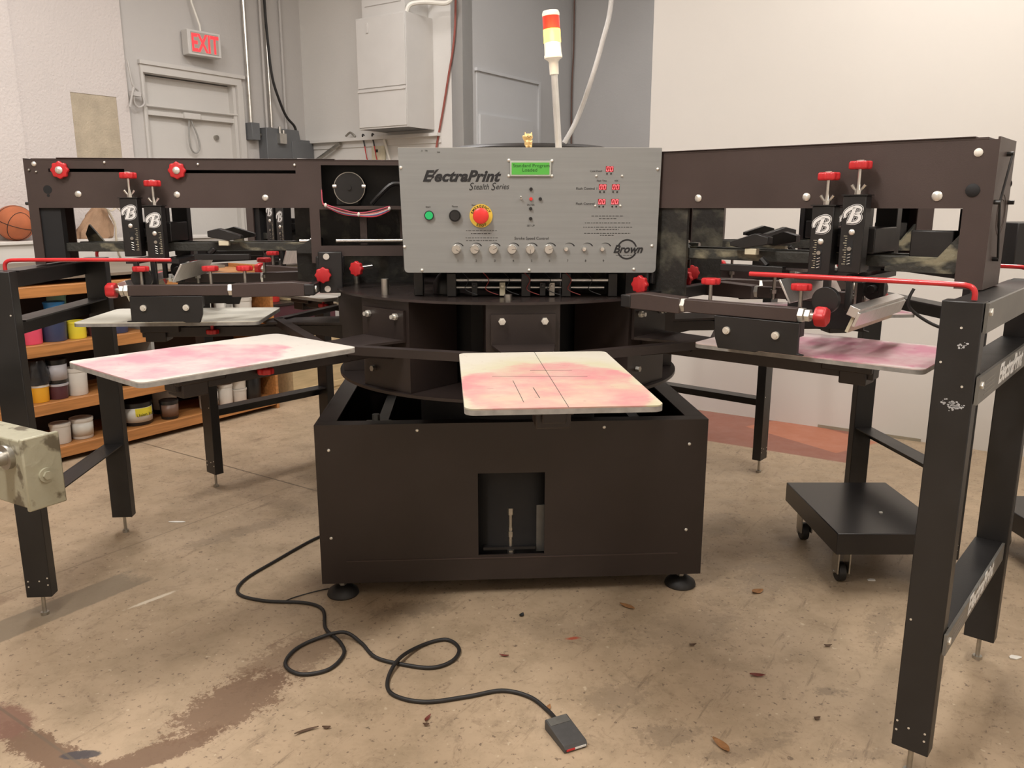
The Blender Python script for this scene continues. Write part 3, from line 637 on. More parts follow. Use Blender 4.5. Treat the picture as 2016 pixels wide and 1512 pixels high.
# things beyond the shelf end
o = empty('plywood_crate', SH @ Vector((1.75, 0.10, 0.0)), SZ); tag(o, 'pale plywood crate on the floor beyond the ink shelf', 'crate')
q = MB(); q.box(0, 0.95, 0, 0.015, 0.0, 0.45); q.box(0, 0.015, 0.015, 0.5, 0, 0.45); q.box(0.935, 0.95, 0.015, 0.5, 0, 0.45); q.box(0.015, 0.935, 0.485, 0.5, 0, 0.45); q.box(0.015, 0.935, 0.015, 0.485, 0.12, 0.14); q.build('crate_board', PLY, o, 0.002)
q = MB(); q.box(0.02, 0.93, -0.012, -0.0005, 0.03, 0.07); q.box(0.02, 0.93, -0.012, -0.0005, 0.38, 0.42); q.build('crate_batten', PLY, o)
cx = empty('side_cabinet', SH @ Vector((1.72, 0.75, 0)), SZ); tag(cx, 'dark cabinet with white-topped jars behind the plywood crate', 'cabinet')
q = MB(); q.box(0, 1.1, 0, 0.4, 0, 0.60); q.build('cabinet_body', K_MAR, cx, 0.004)
q = MB(); q.box(-0.01, 1.11, -0.01, 0.41, 0.60, 0.62); q.build('cabinet_top', DKBROWN, cx)
for i, (t, r_, h_, bm_, ld_, lb_) in enumerate(((1.86, 0.075, 0.20, K_WHITE, K_WHITE, 'white jar on the dark cabinet behind the shelf end'), (2.06, 0.07, 0.17, K_LAB, K_WHITE, 'pale jar on the dark cabinet left of the red jar'),
                                          (2.28, 0.065, 0.13, K_RED, K_BLACK, 'red jar on the dark cabinet near the tan box'))):
    tub(t, 0.62, r_, h_, bm_, ld_, lb_, 'jars on the dark cabinet', 0.92)
q = MB(); q.box(-0.07, 0.07, -0.06, 0.06, 0, 0.19); o = q.build('tan_box', cm('tan_card', (0.45, 0.36, 0.2), 0.7), None, 0.003); o.location = SH @ Vector((2.46, 0.92, 0.6215)); o.rotation_euler = (0, 0, SZ); tag(o, 'small tan box on the dark cabinet right of the red jar', 'box')
# ================= THE PRESS =================
CC = Vector((-0.016, 3.096, 0)); A0 = math.radians(-85.34)
def ANG(k): return A0 - k * PI / 4
def RZ(a): return Matrix.Rotation(a, 4, 'Z')
def PT(k, r, s, z): return CC + RZ(ANG(k)) @ Vector((r, s, z))
ZP = 0.996
# ---- base cabinet ----
bc = empty('base_cabinet', CC, A0 - 0.02); tag(bc, 'dark brown steel base cabinet of the press with a square opening in front', 'cabinet')
Q = RZ(PI / 2)
q = MB(); q.M = Q; q.grid_plate(-0.69, 0.69, 0.065, 0.655, [(-0.128, 0.11, 0.16, 0.47)], -0.375, -0.367); q.build('front_panel', DKBROWN, bc)
q = MB(); q.box(-0.45, 0.366, -0.69, -0.683, 0.065, 0.655); q.build('side_panel', DKBROWN, bc)
q = MB(); q.box(-0.45, 0.366, 0.683, 0.69, 0.065, 0.655); q.build('side_panel', DKBROWN, bc)
q = MB(); q.box(-0.457, -0.45, -0.69, 0.69, 0.065, 0.655); q.build('back_panel', DKBROWN, bc)
q = MB(); q.box(0.32, 0.366, -0.683, 0.683, 0.647, 0.655); q.box(-0.45, -0.38, -0.683, 0.683, 0.647, 0.655); q.box(-0.38, 0.32, -0.683, -0.62, 0.647, 0.655); q.box(-0.38, 0.32, 0.62, 0.683, 0.647, 0.655); q.build('top_rim', DKBROWN, bc, 0.001)
q = MB(); q.box(-0.44, 0.36, -0.68, 0.68, 0.10, 0.112); q.build('floor_pan', BLACKM, bc)
q = MB(); q.box(0.375, 0.3775, -0.60, 0.60, 0.148, 0.152); q.build('panel_seam', BROWN, bc)
q = MB(); q.box(0.10, 0.22, -0.128, 0.02, 0.32, 0.46); q.box(0.20, 0.24, 0.02, 0.30, 0.28, 0.60); q.build('drive_housing', BLACKM, bc, 0.003)
q = MB(); q.box(0.05, 0.33, 0.085, 0.12, 0.15, 0.33); q.build('inner_bracket', GREYRAIL, bc)
q = MB(); q.box(0.10, 0.35, -0.11, 0.08, 0.168, 0.178); q.build('inner_shelf', BLACK, bc)
q = MB(); q.cyl((0.335, -0.010, 0.165), (0.335, -0.010, 0.32), 0.008, 12); q.cyl((0.335, -0.010, 0.30), (0.335, -0.010, 0.325), 0.014, 6); q.cyl((0.335, -0.010, 0.215), (0.335, -0.010, 0.235), 0.013, 6); q.cyl((0.335, -0.010, 0.24), (0.335, -0.010, 0.25), 0.011, 6); q.cyl((0.350, -0.01, 0.155), (0.350, -0.01, 0.168), 0.013, 6); q.build('adjusting_bolt', DULL, bc)
for y, z in ((-0.337, 0.632), (0.318, 0.632), (-0.643, 0.565), (0.625, 0.565), (-0.650, 0.24), (0.628, 0.24)):
    q = MB(); q.ball((0.3765, y, z), 0.006, (0.5, 1, 1), 10); q.build('screw', ZINC, bc)
for x, y in ((0.325, -0.625), (0.325, 0.63), (-0.38, -0.62), (-0.38, 0.62)):
    f = MB(); f.lathe([(0.056, 0), (0.058, 0.004), (0.054, 0.016), (0.035, 0.030), (0.020, 0.036)], (x, y, 0.001), 28); ft = f.build('leveling_foot', RUBBER, bc)
    f = MB(); f.cyl((x, y, 0.03), (x, y, 0.10), 0.008, 10); f.cyl((x, y, 0.038), (x, y, 0.050), 0.014, 6); f.build('foot_bolt', DULL, ft)
# inner frame rails visible through the open top
q = MB(); q.box(0.22, 0.25, -0.60, 0.60, 0.56, 0.60); q.box(-0.30, 0.30, -0.50, -0.46, 0.56, 0.60); q.box(-0.30, 0.30, 0.46, 0.50, 0.56, 0.60); q.build('inner_frame', BLACK, bc)
q = MB(); q.box(0.20, 0.30, -0.53, -0.44, 0.602, 0.625); q.cyl((0.25, -0.49, 0.62), (0.25, -0.49, 0.66), 0.014, 6); q.build('lift_bracket', GREYRAIL, bc)

# ---- carousel ----
ca = empty('platen_carousel', (CC.x, CC.y, 0), 0); tag(ca, 'rotating black and brown drum with eight arms carrying the platens', 'carousel')
def ngon(r, n=96, off=0): return [(r * math.cos(2 * PI * i / n + off), r * math.sin(2 * PI * i / n + off)) for i in range(n)]
TOPM = mat('disc_brown_gloss', (0.030, 0.022, 0.020), 0.26, 0, 0.15, 5, rvar=0.05)
q = MB(); q.prism(ngon(0.64), 1.096, 1.104); q.build('top_disc', TOPM, ca)
q = MB(); q.prism(ngon(0.64), 0.786, 0.796); q.build('bottom_disc', DKBROWN, ca)
q = MB(); q.prism(ngon(0.40, 8, A0 + PI / 8), 0.797, 1.095); q.build('inner_drum', BLACKM, ca)
q = MB(); q.prism(ngon(0.34, 48), 0.12, 0.785); q.build('pedestal', BLACKM, ca)
for k in range(8):
    M = RZ(ANG(k))
    q = MB(); q.M = M; q.box(0.40, 0.617, -0.115, -0.109, 0.797, 1.095); q.box(0.40, 0.617, 0.109, 0.115, 0.797, 1.095); q.box(0.609, 0.617, -0.109, 0.109, 0.797, 1.095)
    q.build('drum_segment', DKBROWN, ca)
    q = MB(); q.M = M
    q.box(0.618, 0.628, -0.10, 0.10, 0.965, 1.066)
    q.prism([(0.620, -0.10), (0.620, 0.10), (0.90, 0.055), (0.93, 0.0), (0.90, -0.055)], 0.964, 0.972)
    q.prism([(0.618, 0.90), (0.618, 0.954), (0.80, 0.954), (0.80, 0.935)], -0.034, -0.028, 'y'); q.prism([(0.618, 0.90), (0.618, 0.954), (0.80, 0.954), (0.80, 0.935)], 0.028, 0.034, 'y')
    arm = q.build('arm_bracket', DKBROWN, ca)
    for y in (-0.066, 0.066):
        b = MB(); b.M = M; b.cyl((0.628, y, 1.045), (0.638, y, 1.045), 0.0115, 6); b.cyl((0.628, y, 1.045), (0.650, y, 1.045), 0.007, 12); b.build('bolt', ZINC, arm)
    b = MB(); b.M = M; b.cyl((0.618, 0.03 - 0.09, 0.86), (0.632, -0.06, 0.86), 0.010, 6); b.build('bolt', DULL, arm)
    q = MB(); q.M = M; q.box(0.70, 1.36, -0.027, 0.027, 0.916, 0.954); q.build('arm_tube', DKBROWN, ca, 0.003)
    q = MB(); q.M = M; q.box(1.27, 1.345, -0.040, 0.040, 0.900, 0.940); q.box(1.22, 1.36, -0.045, -0.0275, 0.935, 0.975); q.box(1.22, 1.36, 0.0275, 0.045, 0.935, 0.975); cl = q.build('platen_clamp', DKBROWN, ca, 0.004)
    q = MB(); q.M = M; q.knob((1.10, 0.045, 0.945), (0, 0, -1), 0.024, 0.016); q.cyl((1.10, 0.045, 0.945), (1.10, 0.045, 0.985), 0.006, 8); q.build('clamp_knob', RED, cl)
    q = MB(); q.M = M; q.cyl((0.575, -0.043, 1.104), (0.575, -0.043, 1.156 if k != 0 else 1.122), 0.0125, 16); q.build('index_pin', DULL, ca)
    q = MB(); q.M = Matrix.Identity(4)
    p0 = RZ(ANG(k)) @ Vector((0.885, 0, 0)); p1 = RZ(ANG(k + 1)) @ Vector((0.885, 0, 0)); d = (p1 - p0).normalized(); nn = Vector((d.y, -d.x, 0))
    if nn.dot(p0) < 0: nn = -nn
    q.M = Matrix(((d.x, nn.x, 0, p0.x), (d.y, nn.y, 0, p0.y), (0, 0, 1, 0), (0, 0, 0, 1)))
    Ln = (p1 - p0).length
    q.box(0.0, Ln, -0.034, 0.0, 0.9735, 0.9795); q.box(0.0, Ln, -0.005, 0.0, 0.954, 0.9735); q.build('tie_bar', DKBROWN, ca)

# ---- platens ----
RIN, PLN, PWD = 0.896, 0.630, 0.406
PINK = (0.72, 0.27, 0.30)
PM = [platen_mat('platen_pink_yellow', (0.46, 0.185, 0.19), 0.0, 1.0, 0.9, (0.47, 0.44, 0.375)),
      platen_mat('platen_pink_wash', (0.50, 0.215, 0.255), 3.1, 1.0, 0.0, (0.51, 0.475, 0.43)),
      platen_mat('platen_off_white', (0.58, 0.54, 0.45), 7.7, 0.3, 0.0, (0.70, 0.67, 0.58)),
      platen_mat('platen_pale_pink', (0.76, 0.45, 0.42), 5.2, 0.6, 0.0, (0.72, 0.66, 0.58)),
      platen_mat('platen_dusty_pink', (0.58, 0.23, 0.31), 9.4, 1.0, 0.0, (0.72, 0.60, 0.58))]
EDGE = mat('platen_edge', (0.30, 0.285, 0.265), 0.6, 0.1, 0.25, 30)
def rrect(x0, x1, y0, y1, ro, ri, n=6):
    P = []
    for cx, cy, a, r in ((x1 - ro, y0 + ro, -90, ro), (x1 - ro, y1 - ro, 0, ro), (x0 + ri, y1 - ri, 90, ri), (x0 + ri, y0 + ri, 180, ri)):
        for i in range(n + 1):
            t = math.radians(a + 90 * i / n); P.append((cx + r * math.cos(t), cy + r * math.sin(t)))
    return P
PL_LAB = ['front platen pointing at the camera, pink and yellow ink with drawn black lines', 'large pink-washed white platen pointing to the left in front',
          'off-white platen under the left print head above the ink shelf', 'pale pink platen far back left behind the drum', 'platen at the very back of the carousel, under the rear print head',
          'pink platen far back right behind the control panel', 'pink-stained platen under the right-hand rear print head', 'dusty pink platen on the right between control panel and near post']
for k in range(8):
    o = empty('platen', PT(k, RIN, 0, 0), ANG(k)); tag(o, PL_LAB[k], 'platen', 'platens on the carousel')
    q = MB(); q.prism(rrect(0, PLN, -PWD / 2, PWD / 2, 0.022, 0.022), ZP - 0.003, ZP); q.build('platen_pallet', PM[(0, 1, 2, 3, 2, 3, 4, 4)[k]], o)
    q = MB(); q.prism(rrect(0.0, PLN, -PWD / 2, PWD / 2, 0.022, 0.022), ZP - 0.014, ZP - 0.0032); q.build('platen_edge', EDGE, o)
    q = MB(); q.box(0.06, 0.50, -0.04, 0.04, ZP - 0.030, ZP - 0.0145); q.build('mounting_rail', DKBROWN, o)
    if k == 0:
        def line(x0, y0, x1, y1, w=0.0012):
            b = MB(); d = Vector((x1 - x0, y1 - y0, 0)); L_ = d.length; a = math.atan2(d.y, d.x)
            b.M = Matrix.Translation((x0, y0, 0)) @ RZ(a); b.box(0, L_, -w / 2, w / 2, ZP, ZP + 0.0003); b.build('pen_line', INKBLACK, o)
        line(0.0, 0.005, PLN, 0.006); line(0.255, -0.033, 0.261, 0.070); line(0.318, -0.13, 0.337, 0.095); line(0.368, -0.085, 0.582, -0.080); line(0.447, -0.046, 0.545, -0.043, 0.0016)

# ---- print heads ----
def smooth2(p): return [(v.x, v.y) for v in smooth_path([(a, b, 0) for a, b in p], 5)]
BSTROKES = [([(-0.42, 0.30), (-0.50, 0.45), (-0.46, 0.68), (-0.22, 0.88), (0.08, 0.98), (0.32, 0.93), (0.42, 0.78), (0.34, 0.62), (0.10, 0.52), (0.36, 0.45), (0.46, 0.28), (0.36, 0.09), (0.08, 0.0), (-0.26, 0.04)], lambda t: 0.55 + 0.75 * abs(math.sin(PI * 2.1 * t))),
            ([(-0.02, 0.95), (-0.05, 0.5), (-0.10, 0.04)], lambda t: 1.5)]
def B_logo(parent, x, y, z, side, size):
    xd = (-1, 0, 0) if side > 0 else (1, 0, 0)
    for i, (wd, m, dz) in enumerate(((0.30, INKWHITE, 0.0), (0.235, INKBLACK, 0.0005), (0.15, INKWHITE, 0.0010))):
        q = MB(); q.M = frame((x, y + side * (0.0004 + dz), z), xd, (0, 0, 1)) @ Matrix.Diagonal((size, size, size, 1))
        for pts, wf in BSTROKES:
            P = [Vector((a + 0.22 * (b - 0.5), b, 0)) for a, b in smooth2(pts)]; n = len(P); L_, R_ = [], []
            for j, p in enumerate(P):
                t = (P[min(j + 1, n - 1)] - P[max(j - 1, 0)]).normalized(); nn = Vector((-t.y, t.x, 0)); k_ = wf(j / (n - 1))
                w_ = (0.5 * wd * k_) if i == 2 else 0.5 * (0.15 * k_ + (wd - 0.15))
                L_.append(q._v(p + nn * w_)); R_.append(q._v(p - nn * w_))
            for j in range(n - 1): q.bm.faces.new((L_[j], L_[j + 1], R_[j + 1], R_[j]))
        q.build('logo_sticker', m, parent)
def tower(root, x, s, top):
    side = 1 if s > 0 else -1; y0, y1 = sorted((s - side * 0.045, s)); zb = 1.212 + (top - 1.40) * 0.5
    q = MB(); q.box(x - 0.029, x + 0.029, y0, y1, zb, top); t = q.build('squeegee_tower', BLACK, root, 0.0025)
    ys = s
    q = MB(); q.box(x - 0.033, x + 0.033, y0 - 0.003, y1 + 0.003, top, top + 0.003); q.build('tower_cap', BLACK, t)
    q = MB(); q.cyl((x, (y0 + y1) / 2, top), (x, (y0 + y1) / 2, top + 0.068), 0.0046, 10); q.cyl((x, (y0 + y1) / 2, top + 0.003), (x, (y0 + y1) / 2, top + 0.014), 0.009, 6); q.build('threaded_rod', STEEL, t)
    q = MB()
    for sg in (-1, 1): q.cyl((x + sg * 0.005, (y0 + y1) / 2, top + 0.010), (x + sg * 0.017, (y0 + y1) / 2, top + 0.027), 0.0036, 8, 0.0046)
    q.build('wing_nut', STEEL, t)
    q = MB(); q.knob((x, (y0 + y1) / 2, top + 0.066), (0, 0, 1), 0.0295, 0.020); k_ = q.build('height_knob', RED, t)
    q = MB(); q.cyl((x, (y0 + y1) / 2, top + 0.086), (x, (y0 + y1) / 2, top + 0.089), 0.011, 16); q.build('knob_cap', STEEL, t)
    q = MB(); q.ball((x, s, top - 0.092), 0.008, (1, 0.6, 1), 12); q.build('screw', ZINC, t)
    q = MB(); q.box(x - 0.010, x + 0.006, min(s, s + side * 0.0008), max(s, s + side * 0.0008), zb + 0.018, top - 0.112); q.build('slot', BLACKM, t)
    q = MB()
    for i in range(4): q.cyl((x - 0.006, s + side * 0.001, zb + 0.022 + i * 0.008), (x + 0.002, s + side * 0.001, zb + 0.025 + i * 0.008), 0.0010, 6)
    q.cyl((x - 0.002, s, zb + 0.062), (x - 0.002, s + side * 0.004, zb + 0.062), 0.0055, 12)
    q.build('spring', DULL, t)
    q = MB()
    sx = -side
    for i in range(13): q.box(*sorted((x + sx * (-0.010), x + sx * (-0.010 - (0.009 if i % 3 == 0 else 0.005)))), *sorted((s, s + side * 0.0006)), zb + 0.022 + i * 0.006, zb + 0.0232 + i * 0.006) if side < 0 else q.box(x - 0.022, x - 0.022 + (0.009 if i % 3 == 0 else 0.005), s, s + 0.0006, zb + 0.022 + i * 0.006, zb + 0.0232 + i * 0.006)
    q.build('scale_marks', CREAM, t)
    B_logo(t, x, s, top - 0.068, side, 0.041)
    return t

HEAD_LAB = {2: 'left print head with two red star knobs on its slotted brown beam', 3: 'back left print head seen under the left beam', 4: 'rear print head directly behind the control panel',
            5: 'back right print head behind the right beam', 6: 'right rear print head showing its black towers under the right beam', 7: 'big right print head with long plain brown beam and diamond cord on its end'}
def print_head(k, sh=0.0, knobs=(0.955, 1.215)):
    full = k in (2, 7)
    h = empty('print_head', (CC.x, CC.y, 0), ANG(k)); tag(h, HEAD_LAB[k], 'print head', 'print heads around the press')
    RI, RO = 0.31, (1.665 if k == 2 else 1.607)
    LG = RO - 0.028 if k == 2 else RO - 0.055
    SL = [(1.338, 1.59, 1.506, 1.517), (0.756, 1.137, 1.503, 1.514), (0.345, 0.668, 1.392, 1.532), (0.715, LG, 1.0, 1.385), (0.25, 0.68, 1.0, 1.215), (0.25, 0.68, 1.252, 1.3795)]
    q = MB(); q.grid_plate(RI, RO, 1.19, 1.545, SL, 0.094, 0.10); q.build('side_plate', BROWN, h)
    q = MB(); q.grid_plate(RI, RO, 1.19, 1.545, [(0.36, RO - 0.058, 1.0, 1.385), (0.25, 0.37, 1.0, 1.385)], -0.10, -0.094); q.build('side_plate', BROWN, h)
    q = MB(); q.box(RI, RO - 0.02, -0.10, 0.10, 1.545, 1.551); q.box(0.62, 1.56, -0.104, 0.104, 1.551, 1.5535); q.build('top_cover', BROWN, h, 0.001)
    q = MB(); q.box(RO, RO + 0.005, -0.10, 0.10, 1.19, 1.551); q.build('end_plate', BROWN, h)
    q = MB(); q.box(RI + 0.01, RO - 0.002, -0.06, -0.05, 1.386, 1.545); q.box(RI + 0.01, RO - 0.002, -0.09, 0.09, 1.386, 1.390); q.build('beam_core', BLACK, h)
    q = MB(); q.box(0.33, 0.80, -0.0930, -0.080, 1.10, 1.385); q.build('inner_panel', GRIMY2, h)
    q = MB(); q.box(RO - 0.095, RO - 0.002, 0.055, 0.090, 1.21, 1.384); q.build('outer_column', BLACKM, h)
    if k != 2: q = MB(); q.box(1.43, 1.53, -0.07, -0.01, 1.262, 1.33); q.build('limit_switch_box', BLACK, h, 0.003)
    # end plate cord and oval mark
    X = RO + 0.005
    e_ = MB(); pts = [(X + 0.012, 0.0, 1.515), (X + 0.012, -0.085, 1.40), (X + 0.012, -0.02, 1.262)]
    e_.tube([pts[0], pts[1], pts[2]], 0.0028, 6); pg = e_.build('stretched_cord', BLACK, h)
    for (y, z) in ((0, 1.515), (-0.085, 1.40), (0.088, 1.40), (-0.02, 1.262)):
        e_ = MB(); e_.cyl((X, y, z), (X + 0.014, y, z), 0.0055, 8); e_.build('cord_peg', BLACK, h)
    e_ = MB(); e_.ring((X + 0.0002, 0.015, 1.37), (X + 0.001, 0.015, 1.37), 0.052, 0.049, 32); e_.ring((X + 0.0002, 0.015, 1.37), (X + 0.001, 0.015, 1.37), 0.038, 0.0365, 32); e_.build('round_emblem', mat('faint_brown_print', (0.075, 0.055, 0.048), 0.5), h)
    # +s face fittings
    for x in (1.548, 1.158):
        q = MB(); q.knob((x, 0.101, 1.5115), (0, 1, 0), 0.030, 0.016); kb = q.build('star_knob', RED, h)
        q = MB(); q.lathe([(0.0125, 0), (0.0125, 0.002), (0.008, 0.006), (0.002, 0.007)], (x, 0.117, 1.5115), 16, (0, 1, 0)); q.build('knob_cap', ZINC, kb)
    for x, z, r, m in ((RO - 0.03, 1.532, 0.0085, ZINC), (1.50, 1.432, 0.011, ZINC), (1.168, 1.43, 0.011, ZINC), (0.866, 1.42, 0.011, ZINC), (0.758, 1.532, 0.005, ZINC), (1.401, 1.538, 0.0045, ZINC), (1.088, 1.533, 0.0045, ZINC),
                       (RO - 0.012, 1.512, 0.005, DULL), (RO - 0.035, 1.506, 0.004, DULL)):
        q = MB(); q.lathe([(r, 0), (r, 0.002), (r * 0.7, 0.005), (r * 0.2, 0.006)], (x, 0.10, z), 14, (0, 1, 0)); q.build('bolt', m, h)
    q = MB(); q.cyl((1.60, 0.10, 1.447), (1.60, 0.1008, 1.447), 0.0145, 20); q.cyl((1.60, 0.10, 1.427), (1.60, 0.1008, 1.427), 0.005, 10); q.build('hole', BLACKM, h)
    # -s face fittings
    for x, z, r, m in ((0.837, 1.414, 0.011, ZINC), (1.163, 1.415, 0.011, ZINC), (1.489, 1.415, 0.0125, ZINC), (1.569, 1.516, 0.010, WHITEPL), (1.566, 1.428, 0.016, BLACKM)):
        q = MB(); q.lathe([(r, 0), (r, 0.002), (r * 0.7, 0.005), (r * 0.2, 0.006)], (x, -0.10, z), 14, (0, -1, 0)); q.build('bolt', m, h)
    # drive motor in the window
    q = MB(); q.box(0.545, 0.625, -0.04, 0.055, 1.395, 1.44); q.cyl((0.575, -0.04, 1.455), (0.575, 0.07, 1.455), 0.052, 28); mt = q.build('drive_motor', BLACK, h, 0.002)
    q = MB(); q.ring((0.575, 0.066, 1.455), (0.575, 0.072, 1.455), 0.0555, 0.0530, 40); q.cyl((0.633, 0.07, 1.46), (0.620, 0.07, 1.46), 0.008, 8); q.cyl((0.517, 0.07, 1.46), (0.530, 0.07, 1.46), 0.008, 8); q.build('motor_rim', DULL, mt)
    q = MB(); q.cyl((0.575, 0.07, 1.455), (0.575, 0.0745, 1.455), 0.0525, 32); q.cyl((0.575, 0.075, 1.455), (0.575, 0.080, 1.455), 0.008, 12); q.build('motor_cover', BLACK, mt)
    q = MB(); q.tube(smooth_path([(0.36, 0.05, 1.46), (0.42, 0.06, 1.47), (0.47, 0.06, 1.43), (0.50, 0.05, 1.40)], 5), 0.009, 8); q.build('motor_hose', BLACK, h)
    # carriage rail + cross parts
    q = MB(); q.box(0.70, 1.575, 0.045, 0.075, 1.234, 1.264); q.box(0.70, 1.575, -0.075, -0.045, 1.234, 1.264); q.build('carriage_rail', GRIMY, h, 0.002)
    q = MB(); q.prism([(1.38, 1.225), (1.545, 1.225), (1.565, 1.29), (1.55, 1.325), (1.50, 1.26), (1.38, 1.238)], -0.092, -0.078, 'y'); q.build('rail_end_bracket', GRIMY, h)
    q = MB(); q.prism([(0.70, 1.225), (0.77, 1.225), (0.77, 1.24), (0.72, 1.275), (0.70, 1.275)], -0.085, 0.085, 'y'); q.build('rail_inner_bracket', GRIMY2, h)
    q = MB(); q.box(1.20, 1.35, -0.094, 0.094, 1.268, 1.335); q.box(1.215, 1.33, -0.118, 0.118, 1.285, 1.315); q.build('squeegee_carriage', BLACK, h, 0.003)
    q = MB(); q.cyl((0.33, 0.07, 1.268), (0.63, 0.07, 1.268), 0.008, 12); q.cyl((0.69, 0.07, 1.268), (0.76, 0.07, 1.268), 0.008, 12); q.cyl((0.70, 0.07, 1.268), (0.72, 0.07, 1.268), 0.015, 14); q.cyl((0.35, 0.07, 1.268), (0.37, 0.07, 1.268), 0.013, 14); q.build('drive_shaft', STEEL, h)
    q = MB(); q.box(0.38, 0.40, 0.03, 0.05, 1.252, 1.392); q.box(0.52, 0.545, 0.02, 0.045, 1.252, 1.392); q.build('inner_post', BROWN, h)
    for s in (1, -1):
        q = MB(); q.prism([(0.955, 1.290), (1.03, 1.315), (1.07, 1.305), (1.07, 1.285), (1.0, 1.272), (0.955, 1.278)], *sorted((s * 0.085, s * 0.12)), 'y'); gb = q.build('gripper_arm', BLACK, h, 0.002)
        q = MB(); q.box(1.00, 1.035, *sorted((s * 0.092, s * 0.116)), 1.254, 1.272); q.build('plastic_pad', CREAM, gb, 0.002)
        q = MB(); q.box(0.93, 1.12, *sorted((s * 0.10, s * 0.125)), 1.205, 1.225); q.cyl((1.07, s * 0.112, 1.225), (1.05, s * 0.112, 1.245), 0.010, 8); q.build('lower_gripper', BLACK, h, 0.002)
        if full or True:
            tower(h, 1.312, s * 0.165, 1.417); tower(h, 1.234, s * 0.165, 1.391)
        # roller under the towers
        q = MB(); q.cyl((1.275, s * 0.195, 1.150), (1.275, s * 0.215, 1.150), 0.035, 28); q.cyl((1.275, s * 0.16, 1.150), (1.275, s * 0.195, 1.150), 0.012, 12); rl = q.build('cam_roller', BLACK, h, 0.001)
        q = MB(); q.box(1.245, 1.262, *sorted((s * 0.135, s * 0.155)), 1.105, 1.215); q.box(1.305, 1.320, *sorted((s * 0.135, s * 0.155)), 1.12, 1.215); q.build('hanger_rod', BLACK, h, 0.002)
        # screen clamp arm
        zt = 1.112; y0, y1 = sorted((s * 0.232, s * 0.268)); ym = (y0 + y1) / 2
        q = MB(); q.box(0.895 + sh, 1.225 + sh, y0, y1, zt - 0.018, zt + 0.018); tb = q.build('clamp_tube', BROWN, h, 0.002)
        q = MB(); q.cyl((0.882 + sh, ym, zt), (0.895 + sh, ym, zt), 0.021, 6); q.build('lock_nut', ZINC, tb)
        q = MB(); q.cyl((1.225 + sh, ym, zt), (1.238 + sh, ym, zt), 0.020, 6); q.build('lock_nut', ZINC, tb)
        q = MB(); q.cyl((1.242 + sh, ym, zt), (1.254 + sh, ym, zt), 0.017, 6); q.build('lock_nut', ZINC, tb)
        q = MB(); q.cyl((1.238 + sh, ym, zt), (1.285 + sh, ym, zt), 0.009, 12); q.build('threaded_rod', DULL, tb)
        q = MB(); q.knob((1.268 + sh, ym, zt), (1, 0, 0), 0.027, 0.030, 5); q.build('clamp_knob', RED, tb)
        yi = s * 0.225
        q = MB(); q.prism([(0.70, zt - 0.022), (0.70, zt + 0.020), (0.76, zt + 0.026), (0.882 + sh, zt + 0.020), (0.882 + sh, zt - 0.024)], *sorted((s * 0.215, s * 0.272)), 'y'); ia = q.build('inner_arm', BROWN, h, 0.002)
        q = MB(); q.cyl((0.70, s * 0.243, zt), (0.682, s * 0.243, zt), 0.012, 6); q.build('bolt', ZINC, ia)
        q = MB(); q.prism([(0.995 + sh * 0.8, 1.093), (1.235 + sh * 0.8, 1.093), (1.235 + sh * 0.8, 1.012), (1.25 + sh * 0.8, 1.010), (1.25 + sh * 0.8, 1.007), (1.13, 1.007), (1.12, 1.003), (1.01 + sh * 0.8, 1.003), (1.0 + sh * 0.8, 1.03)], *sorted((s * 0.262, s * 0.275)), 'y'); bk = q.build('screen_bracket', BLACK, h, 0.0015)
        q = MB(); q.box(1.0 + sh * 0.8, 1.235 + sh * 0.8, *sorted((s * 0.235, s * 0.262)), 1.055, 1.093); q.build('bracket_spacer', BLACK, bk)
        for x in (1.035, 1.175):
            q = MB(); q.cyl((x + sh, s * 0.275, 1.055), (x + sh, s * 0.281, 1.055), 0.0105, 18); q.cyl((x + sh, s * 0.281, 1.055), (x + sh, s * 0.284, 1.055), 0.007, 6); q.build('bolt', ZINC, bk)
        for x in (knobs if s == (1 if k == 2 else -1) else (0.955, 1.215)):
            q = MB(); q.cyl((x, s * 0.225, zt - 0.02), (x, s * 0.225, 1.176), 0.0055, 10); q.cyl((x, s * 0.225, zt + 0.0), (x, s * 0.225, zt + 0.012), 0.012, 6); po = q.build('clamp_post', DULL, h)
            q = MB(); q.knob((x, s * 0.225, 1.174), (0, 0, 1), 0.0285, 0.017); q.build('clamp_knob', RED, po)
        # registration plate with knob
        q = MB(); q.box(0.605, 0.69, *sorted((s * 0.115, s * 0.128)), 1.085, 1.232); q.box(0.60, 0.70, *sorted((s * 0.095, s * 0.114)), 1.15, 1.215); rp = q.build('registration_plate', BLACK, h, 0.004)
        for z in (1.215, 1.100):
            q = MB(); q.cyl((0.66, s * 0.128, z), (0.66, s * 0.132, z), 0.011, 18); q.build('bolt', ZINC, rp)
        q = MB(); q.knob((0.672, s * 0.135, 1.150), (0, s, 0), 0.029, 0.018); q.build('registration_knob', RED, rp)
        if k == 2 and s > 0:
            q = MB(); q.cyl((0.545, 0.17, 1.175), (0.50, 0.14, 1.18), 0.009, 12); q.build('knob_shaft', STEEL, rp)
            q = MB(); q.knob((0.545, 0.17, 1.175), (0.5, 0.86, 0), 0.027, 0.018); q.build('micro_knob', RED, rp)
    q = MB(); q.box(0.685, 0.72, -0.275, 0.275, 1.092, 1.130); q.build('screen_crossbar', BLACK, h, 0.003)
    q = MB(); q.M = Matrix.Translation((1.345, 0, 1.125)) @ Matrix.Rotation(0.35, 4, 'Y'); q.box(-0.014, 0.014, -0.20, 0.20, -0.014, 0.012); q.box(0.012, 0.020, -0.205, 0.205, -0.035, 0.004); sb = q.build('squeegee_holder', ALU, h, 0.001)
